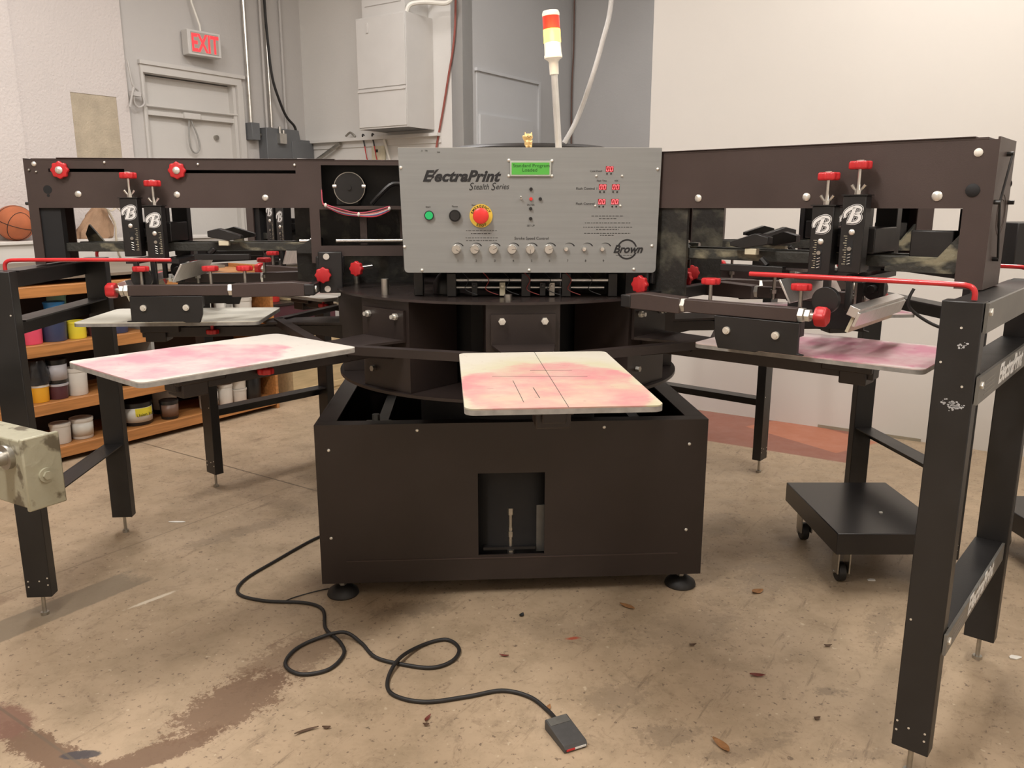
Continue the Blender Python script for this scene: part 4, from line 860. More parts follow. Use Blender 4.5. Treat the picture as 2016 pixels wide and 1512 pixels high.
    q = MB(); q.M = Matrix.Translation((1.335, 0, 1.088)) @ Matrix.Rotation(0.35, 4, 'Y'); q.box(-0.004, 0.004, -0.19, 0.19, -0.020, 0.022); q.build('squeegee_blade', CREAM, sb)
    q = MB(); q.M = Matrix.Translation((1.16, 0, 1.165)) @ Matrix.Rotation(-0.5, 4, 'Y'); q.box(-0.003, 0.003, -0.20, 0.20, -0.035, 0.035); q.build('flood_bar', ALU, h, 0.001)
    q = MB(); q.box(1.165, 1.24, -0.15, 0.15, 1.195, 1.210); q.box(1.30, 1.345, -0.15, 0.15, 1.195, 1.210); q.build('holder_yoke', BLACK, h)
    return h
for k in range(2, 8):
    print_head(k, 0.08 if k == 2 else 0.0, (1.27, 1.04, 0.925) if k == 2 else (0.955, 1.215))

# ---- stands ----
ST_LAB = {2: 'black post stand on the left before the ink shelf, near post by the grey box', 3: 'black post stand at the back left beside the base cabinet', 4: 'black post stand at the very back behind the carousel',
          5: 'black post stand far back right against the white partition', 6: 'black post stand behind the low black dolly', 7: 'tall near black post stand at the right, white lettering on its rails'}
for k in range(2, 8):
    o = empty('post_stand', (CC.x, CC.y, 0), ANG(k)); tag(o, ST_LAB[k], 'stand', 'post stands holding up the print heads')
    x0, x1 = 1.608, 1.692
    for s in (-0.352, 0.352):
        off = 0.03 if (k == 2 and s > 0) else 0.0
        xo = -0.022 if (k == 7 and s < 0) else (-0.006 if k == 7 else 0.0); x0, x1 = 1.608 + xo, 1.692 + xo
        y0, y1 = s - 0.023 + off, s + 0.023 + off
        q = MB(); q.box(x0, x1, y0, y1, 0.075, 1.188); po = q.build('post', BLACK, o, 0.0025)
        q = MB(); xm, ym = (x0 + x1) / 2, (y0 + y1) / 2; q.cyl((xm, ym, 0.006), (xm, ym, 0.075), 0.0065, 10); q.cyl((xm, ym, 0.0), (xm, ym, 0.010), 0.014, 8); q.build('leveling_bolt', DULL, po)
        q = MB()
        sg = 1 if s > 0 else -1; yo = y1 if s > 0 else y0
        for x, z in ((x0 + 0.008, 0.12), (x0 + 0.008, 0.145), (x0 + 0.035, 0.135), (x0 + 0.012, 0.42), (x0 + 0.045, 1.13), (x0 + 0.012, 1.05), (x0 + 0.06, 1.0), (x1 - 0.012, 0.115), (x1 - 0.012, 0.135)):
            q.cyl((x, yo, z), (x, yo + sg * 0.0008, z), 0.0028, 8)
        q.build('rivet', ZINC, po)
        if k == 7 and s < 0:
            q = MB(); rr = random.Random(5)
            for cx_, cz_, n_ in ((1.635, 0.955, 60), (1.64, 1.09, 14), (1.62, 0.957, 16)):
                for i in range(n_):
                    a, b = rr.gauss(0, 0.007), rr.gauss(0, 0.004); w_ = rr.uniform(0.001, 0.0035)
                    q.prism([(cx_ + a + w_ * math.cos(t), cz_ + b + w_ * 0.7 * math.sin(t)) for t in (0, 1.1, 2.2, 3.3, 4.4, 5.4)], yo - 0.0004, yo, 'y')
            q.build('paint_spatter', mat('paint_marks', (0.45, 0.45, 0.46), 0.6), po)['kind'] = 'stuff'
    x0, x1 = (1.594, 1.678) if k == 7 else (1.608, 1.692)
    for z0, z1, nm in ((1.122, 1.187, 'top_rail'), (0.962, 1.025, 'middle_rail'), (0.352, 0.405, 'lower_rail')):
        m_ = BLACK if k != 7 else GREYRAIL  # near stand only: reflected light on the rails is put into their grey
        q = MB(); q.box(x1 - 0.006, x1 + 0.001, -0.372, 0.372, z0, z1); ra = q.build(nm, m_, o); q = MB(); q.box(x0 + 0.006, x1 - 0.0065, -0.328, 0.328, z1 - 0.005, z1); q.build('rail_flange', BLACK, ra)
        if k == 7:
            for y in (-0.355, 0.355): q = MB(); q.cyl((x1 + 0.001, y, z1 - 0.02), (x1 + 0.006, y, z1 - 0.02), 0.009, 6); q.build('rail_bolt', ZINC, ra)
            if nm != 'top_rail':
                text('lettering', 'ElectraPrint', 0.066, frame((x1 + 0.0012, -0.15, z0 + 0.012), (0, 1, 0), (0, 0, 1)), INKWHITE, ra, shear=0.3, offset=0.0015)
                q = MB()
                for i in range(4): q.box(x1 + 0.001, x1 + 0.0016, -0.31, -0.19 - 0.01 * (i % 2), z0 + 0.012 + i * 0.010, z0 + 0.0145 + i * 0.010)
                q.build('fine_print', mat('faint_print', (0.22, 0.21, 0.19), 0.5), ra)
    for s in (-0.352, 0.352):
        pts = smooth_path([(1.645, s, 1.19), (1.645, s, 1.205), (1.640, s, 1.215), (1.628, s, 1.2205), (1.60, s, 1.222), (1.45, s, 1.222), (1.126, s, 1.220)], 4)
        q = MB(); q.tube(pts, 0.0062, 10); q.build('safety_rod', REDROD, o)
# ---- centre column, control box ----
cb = empty('center_column', (CC.x, CC.y, 0)); tag(cb, 'black fixed column with round cap rising behind the control panel', 'column')
q = MB(); q.prism(ngon(0.20, 32), 1.105, 1.55); q.build('column', BLACKM, cb)
q = MB(); q.prism(ngon(0.305, 8, A0 + PI / 8), 1.18, 1.56); q.build('hub_housing', BLACK, cb)
q = MB(); q.lathe([(0.30, 1.56), (0.30, 1.588), (0.28, 1.598), (0.0, 1.602)], (0.08, 0, 0), 40); q.build('hub_cap', BLACK, cb)

PX, PY, PZ = -0.347, 2.55, 1.187
PWx, PHz = 0.803, 0.377
cp = empty('control_panel', (PX, PY, 0), 0.0); tag(cp, 'grey metal control panel with knobs, display and stop button in the middle of the press', 'control panel')
def pc(px, py): return ((px - 783) / 519 * PWx, PZ + PHz - (py - 291) / 245 * PHz)
pts = []
for (cx_, cz_, a, r) in ((PWx - 0.003, PZ + PHz - 0.003, 0, 0.003), (0.003, PZ + PHz - 0.003, 90, 0.003), (0.022, PZ + 0.012, 180, 0.012), (PWx - 0.018, PZ + 0.012, 270, 0.012)):
    for i in range(7):
        t = math.radians(a + 90 * i / 6); pts.append((cx_ + r * math.cos(t), cz_ + r * math.sin(t)))
q = MB(); q.prism(pts, 0.0, 0.003, 'y'); q.build('face_plate', PANEL, cp)
q = MB(); q.box(0.0, PWx, 0.0032, 0.30, PZ + PHz - 0.004, PZ + PHz + 0.001); q.build('top_flange', PANELEDGE, cp)
q = MB(); q.box(0.006, PWx - 0.006, 0.0032, 0.17, PZ + 0.004, PZ + PHz - 0.0045); q.build('box_body', BLACK, cp)
def pbolt(px, py, r=0.007):
    x, z = pc(px, py); b = MB(); b.lathe([(r, 0), (r * 0.9, 0.002), (r * 0.5, 0.0045), (0.001, 0.005)], (x, 0, z), 14, (0, -1, 0)); b.build('screw', ZINC, cp)
for p in ((788, 329), (791, 484), (825, 531), (1042, 531), (1254, 529), (1289, 482), (1295, 332), (1001, 315), (1001, 345), (1086, 316), (1086, 345)): pbolt(*p, 0.0055)
for p in ((1174, 345), (1225, 345), (1173, 403), (1223, 403)): pbolt(*p, 0.0042)
def ptxt(s, px, py, hpx, m=INKBLACK, nm='printed_text', parent=cp, y=-0.0004, **kw):
    x, z = pc(px, py); size = hpx / 519 * PWx / 0.70
    return text(nm, s, size, frame((x, y, z), (1, 0, 0), (0, 0, 1)), m, parent, **kw)
# big lettering: heavy oblique word with a lightning-bolt l
ptxt('E', 830, 355, 20.5, shear=0.35, offset=0.0019, sx=1.10, nm='logo_lettering')
ptxt('ectraPrint', 852, 355, 20.5, shear=0.35, offset=0.0019, sx=1.03, spacing=1.05, nm='logo_lettering')
q = MB(); P_ = [(863, 331.5), (852, 345), (854.5, 346.2), (840, 358.5), (849, 348.2), (846.5, 347), (857, 333)]
q.prism([pc(*p) for p in P_][::-1], -0.0009, -0.0001, 'y'); q.build('lightning_bolt', INKBLACK, cp)
ptxt('S', 921, 372.5, 15, shear=0.3, sx=0.85, nm='series_lettering'); ptxt('tealth', 930.5, 371, 11, shear=0.3, sx=0.86, nm='series_lettering'); ptxt('S', 965, 372.5, 15, shear=0.3, sx=0.85, nm='series_lettering'); ptxt('eries', 974.5, 370.5, 11, shear=0.3, sx=0.86, nm='series_lettering')
ptxt('Start', 835, 406.5, 3.6, INKGREY); ptxt('Pause', 887.5, 405.5, 3.6, INKGREY); ptxt('Emergency Stop', 927, 403, 3.2, INKGREY)
ptxt('Stroke Speed Control', 1012, 469.5, 5.4, INKBLACK)
for i, x in enumerate((898, 935, 972.5, 1010, 1047, 1083, 1119.5, 1156, 1192)): ptxt(str(i + 1), x, 514, 4.4, INKBLACK, align='CENTER', nm='dial_number')
ptxt('Cycle Dwell', 1161, 337, 3.4, INKGREY); ptxt('Flash Time', 1175, 355.5, 3.2, INKGREY); ptxt('HIX', 1210, 355.5, 3.2, INKGREY)
ptxt('Flash Control 1', 1134, 371.5, 4.8, INKBLACK); ptxt('Flash Control', 1134, 401, 4.8, INKBLACK)
ptxt('ENTER', 1037, 402.5, 3.6, INKGREY); ptxt('SET UP', 1037, 443.5, 3.6, INKGREY)
for s, x, y, hh in (('Always lock out before servicing press', 1043, 424, 2.6), ('press during the print cycle', 1043, 430, 2.6)):
    pass
def fine(px0, px1, py):
    x0, z = pc(px0, py); x1, _ = pc(px1, py); b = MB(); r_ = random.Random(int(px0 * 7 + py)); x = x0
    while x < x1:
        w_ = r_.uniform(0.004, 0.011); b.box(x, min(x + w_, x1), -0.0005, -0.0001, z - 0.0010, z + 0.0010); x += w_ + 0.0025
    b.build('fine_print', INKGREY, cp)
for a in ((915, 977, 452), (925, 966, 457.5), (914, 979, 466), (915, 977, 471.5), (1166, 1231, 423), (1181, 1217, 428), (1153, 1244, 436.5), (1150, 1248, 445), (1176, 1221, 449.5), (1152, 1245, 457), (1184, 1213, 461)): fine(*a)
# display
x, z = pc(1044, 330.5)
q = MB(); q.box(x - 0.063, x + 0.063, -0.006, -0.0002, z - 0.024, z + 0.0225); ds = q.build('display_bezel', mat('bezel_grey', (0.42, 0.43, 0.38), 0.45), cp, 0.0015)
q = MB(); q.box(x - 0.058, x + 0.057, -0.0066, -0.006, z - 0.0185, z + 0.017); q.build('display_screen', LCD, ds)
ptxt('Standard Program', 1008.8, 328.3, 6.4, LCDTXT, 'display_text', ds, y=-0.0070, sx=1.09); ptxt('Loaded', 1027, 336.5, 6.4, LCDTXT, 'display_text', ds, y=-0.0070, sx=1.12)
def button(px, py, r, m, name, hgt=0.008, ring=True, label=None):
    x, z = pc(px, py); b = MB(); b.lathe([(r, 0), (r, hgt * 0.8), (r * 0.92, hgt), (0.0005, hgt)], (x, -0.0002, z), 24, (0, -1, 0)); o = b.build(name, m, cp)
    if ring: b = MB(); b.ring((x, -0.0002, z), (x, -hgt * 0.9, z), r * 1.18, r * 1.01, 24); b.build('button_bezel', BLACK, o)
    return o
button(842, 422, 0.0125, GREENBTN, 'start_button'); button(893.5, 422.5, 0.0155, BLACK, 'pause_button', 0.012)
x, z = pc(945.5, 422.5)
q = MB(); q.cyl((x, -0.0002, z), (x, -0.004, z), 0.0355, 48); es = q.build('emergency_stop', YELLOW, cp)
q = MB(); q.lathe([(0.014, 0.004), (0.014, 0.014), (0.0225, 0.017), (0.0245, 0.022), (0.0235, 0.027), (0.018, 0.030), (0.001, 0.031)], (x, 0, z), 36, (0, -1, 0)); q.build('stop_mushroom', ESTOP, es)
def arc_text(s, cx_, cz_, R, a0, a1, size, flip=False):
    n = len(s)
    for i, ch in enumerate(s):
        a = math.radians(a0 + (a1 - a0) * i / max(1, n - 1)); o_ = (cx_ + R * math.cos(a), -0.0043, cz_ + R * math.sin(a))
        t = a - PI / 2 if not flip else a + PI / 2
        text('ring_letter', ch, size, frame(o_, (math.cos(t), 0, math.sin(t)), (-math.sin(t), 0, math.cos(t))), INKBLACK, es, align='CENTER', valign='CENTER', offset=0.0002)
arc_text('EMERGENCY', x, z, 0.0285, 160, 28, 0.0105); arc_text('STOP', x, z, 0.0300, 246, 297, 0.0100, True)
for p in ((1045, 370.5), (1063.5, 389.5), (1044.5, 408.5), (1044.5, 428)): button(*p, 0.0052, BLACK, 'push_button', 0.006, False)
button(1045, 389.5, 0.0052, ESTOP, 'enter_button', 0.006, False)
x, z = pc(1025.5, 388.5); q = MB(); q.cyl((x, 0, z), (x, -0.006, z), 0.0035, 10); q.cyl((x, -0.004, z), (x - 0.001, -0.018, z + 0.006), 0.002, 8); q.build('toggle_switch', STEEL, cp)
for px, py in ((1200, 331.5), (1187, 366.5), (1213, 366.5), (1186, 395), (1212, 395)):
    x, z = pc(px, py); q = MB(); q.box(x - 0.0118, x + 0.0118, -0.0009, -0.0001, z - 0.0085, z + 0.0085); ld = q.build('digit_window', LEDBACK, cp)
    q = MB()
    for dx in (-0.0056, 0.0056):
        a, h_, t_ = 0.0032, 0.0062, 0.0011; k_ = 0.18
        for (xa, za, xb, zb) in ((-a, h_, a, h_), (-a, -h_, a, -h_), (-a, 0.0006, -a, h_), (-a, -h_, -a, -0.0006), (a, 0.0006, a, h_), (a, -h_, a, -0.0006)):
            q.cyl((x + dx + xa + za * k_, -0.0013, z + za), (x + dx + xb + zb * k_, -0.0013, z + zb), t_ * 0.8, 6)
    q.build('led_digits', LED, ld)
    for dx in (-4, 4): button(px + dx - 1, py + 9.3, 0.0026, BLACK, 'tiny_button', 0.002, False)
for i, px in enumerate((895, 932, 969.5, 1007, 1044, 1081)):
    x, z = pc(px, 489); b = MB(); b.lathe([(0.0150, 0), (0.0150, 0.002), (0.0138, 0.003), (0.0135, 0.017), (0.0125, 0.0185), (0.0005, 0.0185)], (x, 0, z), 36, (0, -1, 0)); kn = b.build('dial_knob', STEEL, cp)
    a = math.radians((-30, -15, 25, 5, -90, 15)[i]); b = MB(); b.box(0, 0.0125, -0.0191, -0.0184, -0.0006, 0.0006)
    p_ = b.build('dial_pointer', INKBLACK, kn); p_.location = (x, 0, z); p_.rotation_euler = (0, -a, 0)
for px in (1116, 1152.5, 1189):
    x, z = pc(px, 488.5); b = MB(); b.lathe([(0.0075, 0), (0.0078, 0.006), (0.0060, 0.010), (0.001, 0.011)], (x, 0, z), 16, (0, -1, 0)); b.build('dial_stub', STEEL, cp)
for px in (895, 932, 969.5, 1007, 1044, 1081, 1119, 1155.5, 1192):
    x, z = pc(px + 3, 489); b = MB(); up, lo = [], []
    for i in range(13):
        t = math.radians(128 - 98 * i / 12); w_ = 0.0004 + 0.0034 * i / 12; up.append((x + (0.0195 + w_ / 2) * math.cos(t), z + (0.0195 + w_ / 2) * math.sin(t))); lo.append((x + (0.0195 - w_ / 2) * math.cos(t), z + (0.0195 - w_ / 2) * math.sin(t)))
    b.prism(up + lo[::-1], -0.0006, -0.0001, 'y'); b.build('dial_arc', INKBLACK, cp)
x, z = pc(1239, 489)
q = MB(); q.ring((x, -0.0001, z), (x, -0.0006, z), 0.0315, 0.0265, 48); q.build('logo_ring', INKBLACK, cp)
q = MB(); q.box(x - 0.036, x + 0.036, -0.0008, -0.0006, z - 0.010, z + 0.008); q.build('logo_band', PANEL, cp)
ptxt('Brown', 1211, 495.5, 15, shear=0.35, sx=1.0, offset=0.0010, nm='logo_lettering', y=-0.0013)
fine(1217, 1257, 501)
ptxt('A   Tilt', 829, 298, 3.0, INKGREY); ptxt('9/4', 860, 301, 3.0, INKGREY)
# machinery under the panel
um = empty('index_mechanism', (0.06, 2.62, 0)); tag(um, 'pair of steel guide rods with red wires on the drum just below the control panel', 'mechanism')
q = MB(); q.cyl((-0.25, 0.0, 1.158), (0.26, 0.0, 1.158), 0.0065, 12); q.cyl((-0.25, 0.02, 1.132), (0.24, 0.02, 1.132), 0.0055, 12); q.build('guide_rod', ALU, um)
for x in (-0.27, -0.03, 0.10, 0.25): q = MB(); q.box(x, x + 0.03, -0.012, 0.04, 1.1055, 1.180); q.build('rod_block', BLACK, um, 0.002)
for i, x in enumerate((-0.19, -0.10, 0.03, 0.06)): q = MB(); q.box(x, x + 0.018, -0.01, 0.015, 1.108, 1.150); q.cyl((x + 0.009, -0.012, 1.14), (x + 0.009, -0.02, 1.14), 0.006, 8); q.build('sensor', (BLACK, CREAM, BLACK, DULL)[i], um, 0.001)
for i in range(7):
    x = -0.22 + 0.066 * i; q = MB(); q.tube(smooth_path([(x, -0.02, 1.185), (x + 0.02, -0.025, 1.16), (x + 0.01, -0.022, 1.13), (x + 0.05, -0.02, 1.112)], 5), 0.0014, 5); q.build('wire', mat('red_wire', (0.25, 0.03, 0.025), 0.5) if i % 2 else INKBLACK, um)
q = MB(); q.lathe([(0.045, 1.1055), (0.045, 1.14), (0.03, 1.165), (0.012, 1.18)], (-0.28, 0.10, 0), 24); q.build('motor_dome', BLACK, um)
q = MB(); q.box(-0.38, -0.35, 0.02, 0.06, 1.1055, 1.186); q.build('support_bracket', BLACK, um, 0.002)
# wiring loom hanging from the window of the left beam
wl = empty('wiring_loom', (CC.x, CC.y, 0), ANG(2)); tag(wl, 'sagging loom of red, blue and white wires across the left beam window', 'wires')
cols = [(0.5, 0.04, 0.05), (0.08, 0.10, 0.25), (0.55, 0.5, 0.45), (0.55, 0.12, 0.12), (0.03, 0.03, 0.03), (0.50, 0.08, 0.12)]
for i, c in enumerate(cols):
    o_ = 0.003 * (i - 2.5)
    q = MB(); q.tube(smooth_path([(0.668, 0.108, 1.44 + o_), (0.666, 0.112, 1.405), (0.655, 0.118, 1.394 + o_ * 0.4), (0.60, 0.122 + o_ * 0.5, 1.372 + o_), (0.54, 0.122, 1.362 + o_ * 0.7), (0.48, 0.122 - o_ * 0.5, 1.366 + o_ * 1.4), (0.43, 0.118, 1.383 + o_)], 6), 0.0022, 6); q.build('wire', mat('loom_wire', c, 0.5), wl)
q = MB()
for p in ((0.655, 0.118, 1.394), (0.54, 0.122, 1.362), (0.432, 0.118, 1.382)): q.ball(p, 0.008, (0.7, 1, 1), 8)
q.build('cable_tie', WHITEPL, wl)

# stack light, cat, feed cable
sl = empty('signal_light', (0.148, 2.66, 1.566)); sl.rotation_euler = (0, math.radians(-4.2), 0); tag(sl, 'lit amber and red signal tower on a thin steel tube above the control panel', 'signal light')
q = MB(); q.lathe([(0.0105, 0.0), (0.0105, 0.235)], seg=8); q.build('tube', ALU, sl)
q = MB(); q.lathe([(0.014, 0.225), (0.015, 0.262), (0.020, 0.268), (0.028, 0.273), (0.028, 0.281), (0.0265, 0.283), (0.0255, 0.318)], seg=32); q.build('lamp_base', WHITEPL, sl)
AMB = mat('amber_lens', (0.9, 0.35, 0.02), 0.2, 0, 0.1, 60, emit=(1.0, 0.52, 0.06), estr=6.0)
REDL = mat('red_lens', (0.55, 0.03, 0.02), 0.12, 0, 0.15, 60, emit=(1.0, 0.06, 0.03), estr=0.45)
q = MB(); q.lathe([(0.0262, 0.318), (0.0262, 0.356)], seg=32); q.build('amber_lens', AMB, sl)
q = MB(); q.lathe([(0.0262, 0.356), (0.0262, 0.394)], seg=32); q.build('red_lens', REDL, sl)
q = MB(); q.lathe([(0.0268, 0.394), (0.0268, 0.402), (0.024, 0.409), (0.001, 0.411)], seg=32); q.build('cap', WHITEPL, sl)
pl = bpy.data.lights.new('amber_glow', 'POINT'); pl.energy = 0.8; pl.color = (1, 0.6, 0.2); pl.shadow_soft_size = 0.03
po = bpy.data.objects.new('amber_glow', pl); COL.objects.link(po); po.location = (0.12, 2.60, 1.90)
q = MB(); q.tube(smooth_path([(0.34, 2.98, 3.99), (0.345, 2.96, 2.6), (0.335, 2.92, 2.1), (0.30, 2.88, 1.92), (0.25, 2.84, 1.76), (0.21, 2.82, 1.66), (0.175, 2.82, 1.598)], 8), 0.0085, 10); tag(q.build('feed_cable', mat('grey_feed_cable', (0.36, 0.35, 0.34), 0.4), None), 'thick grey feed cable curving down from the ceiling to the press hub', 'cable')
# lucky-cat style ornament
ct = empty('cat_figurine', (0.050, 2.575, 1.5652), 0.15); tag(ct, 'tiny gold cat figurine with one raised paw on top of the control panel', 'figurine')
q = MB(); q.ball((0, 0, 0.0135), 0.013, (0.95, 0.85, 1.05), 16); q.ball((0, 0, 0.032), 0.0125, (1.12, 0.9, 0.85), 16)
for s in (-1, 1):
    q.cyl((s * 0.0085, 0, 0.038), (s * 0.0105, 0, 0.0475), 0.0042, 10, 0.0006); q.ball((s * 0.006, -0.009, 0.004), 0.0045, (1, 1.2, 0.8), 10)
q.cyl((-0.010, -0.003, 0.020), (-0.0155, -0.005, 0.030), 0.0036, 10); q.ball((-0.0158, -0.005, 0.0325), 0.0042, seg=10); q.cyl((0.010, -0.004, 0.020), (0.004, -0.0115, 0.016), 0.0034, 10); q.ball((0.003, -0.012, 0.016), 0.0036, seg=10)
q.cyl((0.006, 0.010, 0.006), (0.011, 0.012, 0.016), 0.003, 8)
body = q.build('body', GOLD, ct); md = body.modifiers.new('weld', 'REMESH'); md.mode = 'VOXEL'; md.voxel_size = 0.0008; md.use_smooth_shade = True
q = MB()
for s in (-1, 1): q.ball((s * 0.0048, -0.0108, 0.0335), 0.0011, seg=8)
q.ball((0, -0.0118, 0.0302), 0.0011, seg=8); q.build('face_marks', DKBROWN, ct)
q = MB(); q.box(-0.025, 0.025, -0.014, 0.014, 0, 0.0012); pad = q.build('white_card', INKWHITE); pad.location = (0.05, 2.574, 1.5642 - 0.0004); tag(pad, 'small white card under the gold cat figurine', 'card')

# ---- dolly, equipment on the right ----
dl = empty('dolly', (1.18, 2.74, 0)); tag(dl, 'low black wheeled platform on the floor behind the near right post', 'dolly')
GLB = mat('black_gloss', (0.014, 0.013, 0.014), 0.26, 0, 0.1, 5)
q = MB(); q.box(0, 0.425, 0, 0.56, 0.150, 0.232); q.build('platform', GLB, dl, 0.003)
for x, y in ((0.065, 0.09), (0.385, 0.09), (0.065, 0.48), (0.385, 0.48)):
    q = MB(); q.cyl((x - 0.014, y + 0.015, 0.037), (x + 0.014, y + 0.015, 0.037), 0.037, 28); cst = q.build('caster_wheel', RUBBER, dl, 0.004)
    q = MB(); q.box(x - 0.024, x - 0.019, y - 0.02, y + 0.035, 0.04, 0.140); q.box(x + 0.019, x + 0.024, y - 0.02, y + 0.035, 0.04, 0.140); q.box(x - 0.03, x + 0.03, y - 0.03, y + 0.035, 0.140, 0.1495); q.cyl((x - 0.027, y + 0.015, 0.037), (x + 0.027, y + 0.015, 0.037), 0.008, 10); q.build('caster_fork', DULL, cst)
q = MB(); q.box(0.24, 0.252, 0.20, 0.206, 0.232, 0.237); q.build('scrap', PAPER, dl)
fu = empty('flash_unit', (2.00, 2.72, 0)); tag(fu, 'black wheeled equipment base with electronics box at the far right edge', 'equipment')
q = MB(); q.box(0.0, 0.6, 0, 0.5, 0.12, 0.20); q.build('base_platform', GLB, fu, 0.003)
q = MB(); q.box(0.30, 0.38, 0.22, 0.30, 0.20, 1.36); q.build('mast', BLACK, fu, 0.003)
for x, y in ((0.05, 0.06), (0.55, 0.06), (0.05, 0.44), (0.55, 0.44)):
    q = MB(); q.cyl((x - 0.014, y, 0.04), (x + 0.014, y, 0.04), 0.04, 20); q.box(x - 0.02, x + 0.02, y - 0.02, y + 0.02, 0.075, 0.12); q.build('caster_wheel', DULL, fu)
q = MB(); q.box(-0.24, 0.40, 0.14, 0.40, 1.185, 1.335); eb = q.build('electronics_box', BLACK, fu, 0.004)
for x in (-0.09, -0.055, -0.02): q = MB(); q.ring((x, 0.14, 1.25), (x, 0.132, 1.25), 0.013, 0.009, 20); q.build('socket_ring', DULL, eb)
q = MB(); q.tube(smooth_path([(0.1, 0.2, 1.335), (0.06, 0.10, 1.40), (0.0, 0.02, 1.46), (0.10, 0.0, 1.55), (0.3, 0.0, 1.6)], 6), 0.010, 8); q.build('cable', RUBBER, fu)
q = MB(); q.tube(smooth_path([(1.50, 3.02, 1.09), (1.485, 3.02, 1.05), (1.50, 3.02, 1.01), (1.57, 2.99, 0.96), (1.66, 2.95, 0.93)], 6), 0.006, 8); tag(q.build('black_hose', RUBBER), 'thin black hose hanging behind the dusty pink right platen', 'hose')
hb = empty('handle_bar', PT(7, 1.73, 0.16, 0.0), ANG(7)); tag(hb, 'black grip bar with yellow band sticking out at the right frame edge', 'handle')
q = MB(); q.cyl((0.0, -0.02, 0.90), (0.0, 0.22, 0.90), 0.014, 14); q.build('grip', RUBBER, hb)
q = MB(); q.cyl((0.0, 0.0, 0.90), (0.0, 0.012, 0.90), 0.0155, 14); q.cyl((0.0, 0.05, 0.90), (0.0, 0.085, 0.90), 0.0155, 14); q.build('yellow_band', YELLOW, hb)
q = MB(); q.box(-0.028, 0.0, -0.02, -0.005, 0.89, 1.0); q.build('grip_bracket', BLACK, hb)

# ---- old grey machine arm at the left edge ----
gx = empty('grey_machine_arm', (-1.168, 1.84, 0), math.radians(150)); tag(gx, 'chipped grey-green metal machine arm end with bolts at the left edge', 'machine arm')
q = MB(); q.box(0, 1.3, -0.085, 0.0, 0.676, 0.846); q.build('arm_box', OLDGREY, gx, 0.004)
q = MB(); q.box(-0.012, -0.0005, -0.090, 0.004, 0.670, 0.852); ep = q.build('end_cap_plate', OLDGREY, gx, 0.004)
q = MB(); q.cyl((-0.012, -0.045, 0.752), (-0.018, -0.045, 0.752), 0.018, 24); q.cyl((-0.018, -0.045, 0.752), (-0.024, -0.045, 0.752), 0.011, 6); q.build('bolt', OLDGREY, ep)
q = MB(); q.cyl((0.055, 0.0, 0.80), (0.055, 0.012, 0.80), 0.030, 24); q.cyl((0.055, 0.0, 0.80), (0.055, 0.07, 0.80), 0.018, 20); q.build('pipe_stub', DULL, gx)
q = MB(); q.box(0.9, 1.0, -0.083, -0.005, 0.001, 0.675); q.build('support_post', OLDGREY, gx)

# ---- foot pedal and cord ----
fp = empty('foot_pedal', (0.143, 1.908, 0), math.radians(-65)); tag(fp, 'small dark grey foot pedal switch at the end of the floor cord', 'foot pedal')
q = MB(); q.prism([(-0.056, 0.001), (0.056, 0.001), (0.058, 0.012), (0.052, 0.020), (-0.056, 0.030)], -0.034, 0.034, 'y'); q.build('pedal_body', mat('pedal_grey', (0.055, 0.052, 0.050), 0.55, 0, 0.1, 60), fp, 0.002)
q = MB(); q.M = Matrix.Translation((0, 0, 0)); q.prism([(-0.054, 0.0302), (-0.026, 0.0276), (-0.026, 0.0284), (-0.054, 0.0310)], -0.030, 0.030, 'y'); q.build('pedal_plate', DULL, fp)
q = MB(); q.box(0.0572, 0.0588, -0.028, -0.004, 0.006, 0.012); q.build('red_strip', RED, fp)
q = MB(); q.box(0.0572, 0.0588, -0.003, 0.030, 0.006, 0.012); q.build('pale_strip', INKWHITE, fp)
CP = [(-0.70, 3.36), (-0.83, 3.235), (-0.95, 2.99), (-1.015, 2.83), (-1.000, 2.72), (-0.886, 2.665), (-0.741, 2.651), (-0.665, 2.60), (-0.625, 2.47), (-0.560, 2.385), (-0.532, 2.31), (-0.562, 2.225), (-0.640, 2.20), (-0.700, 2.25), (-0.695, 2.335), (-0.640, 2.405), (-0.555, 2.425), (-0.490, 2.38), (-0.430, 2.295), (-0.343, 2.255),
      (-0.247, 2.235), (-0.185, 2.275), (-0.170, 2.345), (-0.215, 2.400), (-0.290, 2.365), (-0.350, 2.265), (-0.372, 2.17), (-0.345, 2.095), (-0.25, 2.060), (-0.13, 2.085), (-0.03, 2.115), (0.050, 2.085), (0.100, 2.020), (0.122, 1.966)]
zz = [0.0068] * len(CP)
for i in (16, 9): zz[i] = 0.019 if i == 16 else 0.0068
for i in (25,): zz[i] = 0.019
zz[-1] = 0.014
q = MB(); q.tube(smooth_path([(x, y, z) for (x, y), z in zip(CP, zz)], 8), 0.0060, 10); tag(q.build('pedal_cord', RUBBER), 'black pedal cord looping across the floor in front of the cabinet', 'cord')
q = MB(); q.tube(smooth_path([(-0.63, 2.78, 0.0035), (-0.70, 2.76, 0.003), (-0.79, 2.70, 0.003), (-0.82, 2.665, 0.003)], 6), 0.002, 6); tag(q.build('thin_wire', RUBBER), 'thin dark wire on the floor beside the left leveling foot', 'wire')

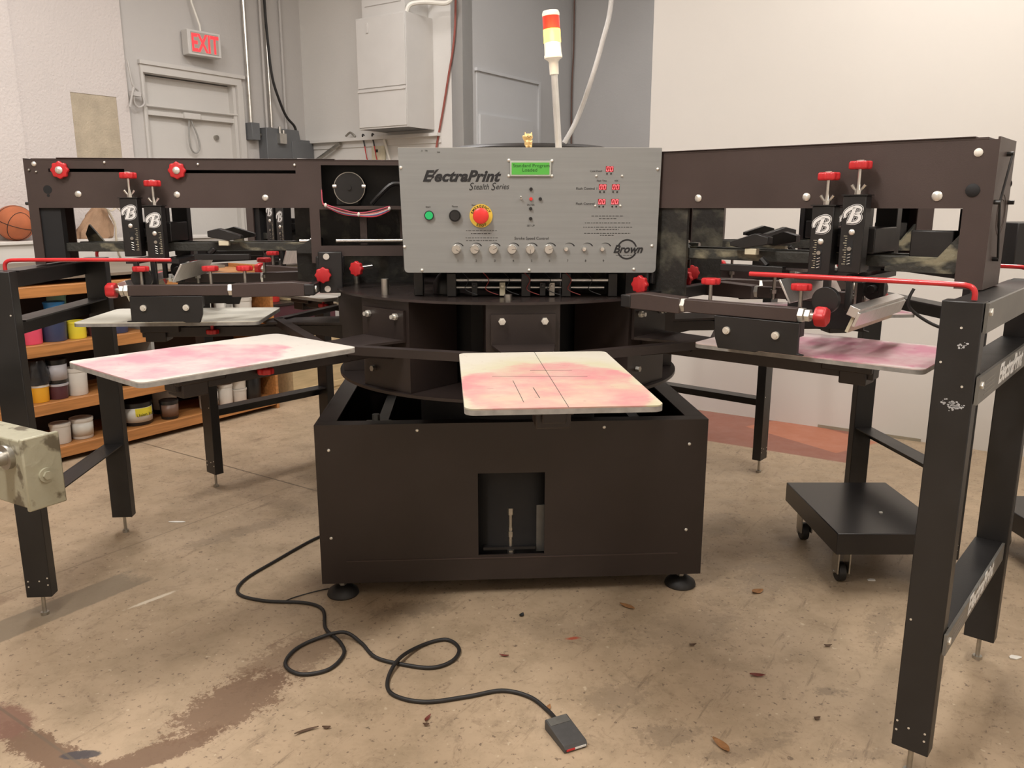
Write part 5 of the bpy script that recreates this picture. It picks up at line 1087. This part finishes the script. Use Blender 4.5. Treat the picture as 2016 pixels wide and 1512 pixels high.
# ---- leaves and scraps ----
def leaf(x, y, L_, W_, rz, m, name, label, cat, curl=0.006, grp='dry leaves and litter on the floor'):
    b = MB(); n = 8; rows = []; L_ *= 1.3; W_ *= 1.25
    for i in range(n + 1):
        t = i / n; w_ = W_ * math.sin(PI * min(1, t * 0.96 + 0.03)) ** 0.8; zc = 0.0015 + curl * (1 - math.sin(PI * t)) ; bend = L_ * 0.12 * math.sin(PI * t)
        rows.append([b._v((L_ * (t - 0.5), bend + w_ * s, zc + abs(s) * curl * 0.8)) for s in (-0.5, 0, 0.5)])
    for A, B in zip(rows, rows[1:]):
        for j in range(2): b.bm.faces.new((A[j], A[j + 1], B[j + 1], B[j]))
    o = b.build(name, m); o.location = (x, y, 0.0005); o.rotation_euler = (0, 0, rz); md = o.modifiers.new('thick', 'SOLIDIFY'); md.thickness = 0.0007; tag(o, label, cat, grp); return o
leaf(0.548, 1.868, 0.050, 0.020, -1.1, LEAFM, 'dry_leaf', 'curled tan dry leaf on the floor near the bottom centre right', 'leaf', 0.008)
leaf(0.742, 2.195, 0.036, 0.014, -0.15, LEAFR, 'dry_leaf', 'dark red leaf on the floor left of the near right post', 'leaf')
leaf(0.408, 2.625, 0.048, 0.018, -0.7, LEAFM, 'dry_leaf', 'curved brown leaf on the floor in front of the right leveling foot', 'leaf')
leaf(0.905, 2.740, 0.038, 0.026, 0.4, LEAFM, 'dry_leaf', 'pale brown leaf right of the right leveling foot', 'leaf')
leaf(0.035, 2.565, 0.018, 0.013, 1.2, BLACKM, 'dry_leaf', 'tiny black leaf fragment below the cabinet opening', 'leaf')
leaf(0.585, 2.37, 0.018, 0.010, 0.1, LEAFD, 'dry_leaf', 'small dark leaf right of the floor centre', 'leaf')
leaf(-0.025, 2.305, 0.024, 0.008, -0.2, LEAFR, 'dry_leaf', 'small red-brown leaf near the cord loop', 'leaf')
leaf(-0.232, 1.985, 0.026, 0.009, 1.2, LEAFR, 'dry_leaf', 'red-brown leaf on the floor below the cord', 'leaf')
leaf(-0.235, 1.958, 0.014, 0.010, 0.0, LEAFD, 'dry_leaf', 'dark leaf chip just below the red-brown leaf', 'leaf')
leaf(-0.555, 1.93, 0.05, 0.008, 0.5, LEAFD, 'dry_leaf', 'thin brown twig-like leaf at the bottom left of the floor', 'leaf')
leaf(-0.505, 1.945, 0.018, 0.010, 0.0, LEAFD, 'dry_leaf', 'small dark leaf right of the twig-like leaf', 'leaf')
leaf(0.105, 2.035, 0.018, 0.012, 1.3, LEAFM, 'dry_leaf', 'brown leaf scrap just behind the foot pedal', 'leaf')
leaf(0.845, 1.985, 0.016, 0.011, 0.3, LEAFD, 'dry_leaf', 'small dark leaf left of the near right post foot', 'leaf')
leaf(1.02, 2.365, 0.02, 0.010, 0.0, LEAFD, 'dry_leaf', 'dark leaf crumb between the dolly and near post', 'leaf')
for (x, y, s, lb) in ((1.585, 2.30, 0.028, 'white scrap of paper right of the far right post foot'), (1.37, 2.84, 0.022, 'crumpled white scrap beside the dolly caster'), (-1.51, 3.42, 0.05, 'thin white strip of paper on the floor between the left posts')):
    b = MB(); r_ = random.Random(int(x * 100)); 
    P_ = [(s * (0.5 + 0.4 * r_.random()) * math.cos(2 * PI * i / 7), (0.16 if s > 0.04 else 0.6) * s * (0.5 + 0.4 * r_.random()) * math.sin(2 * PI * i / 7)) for i in range(7)]
    b.prism(P_, 0.0008, 0.004); tag(b.build('paper_scrap', PAPER), lb, 'scrap', 'paper scraps on the floor').location = (x, y, 0)
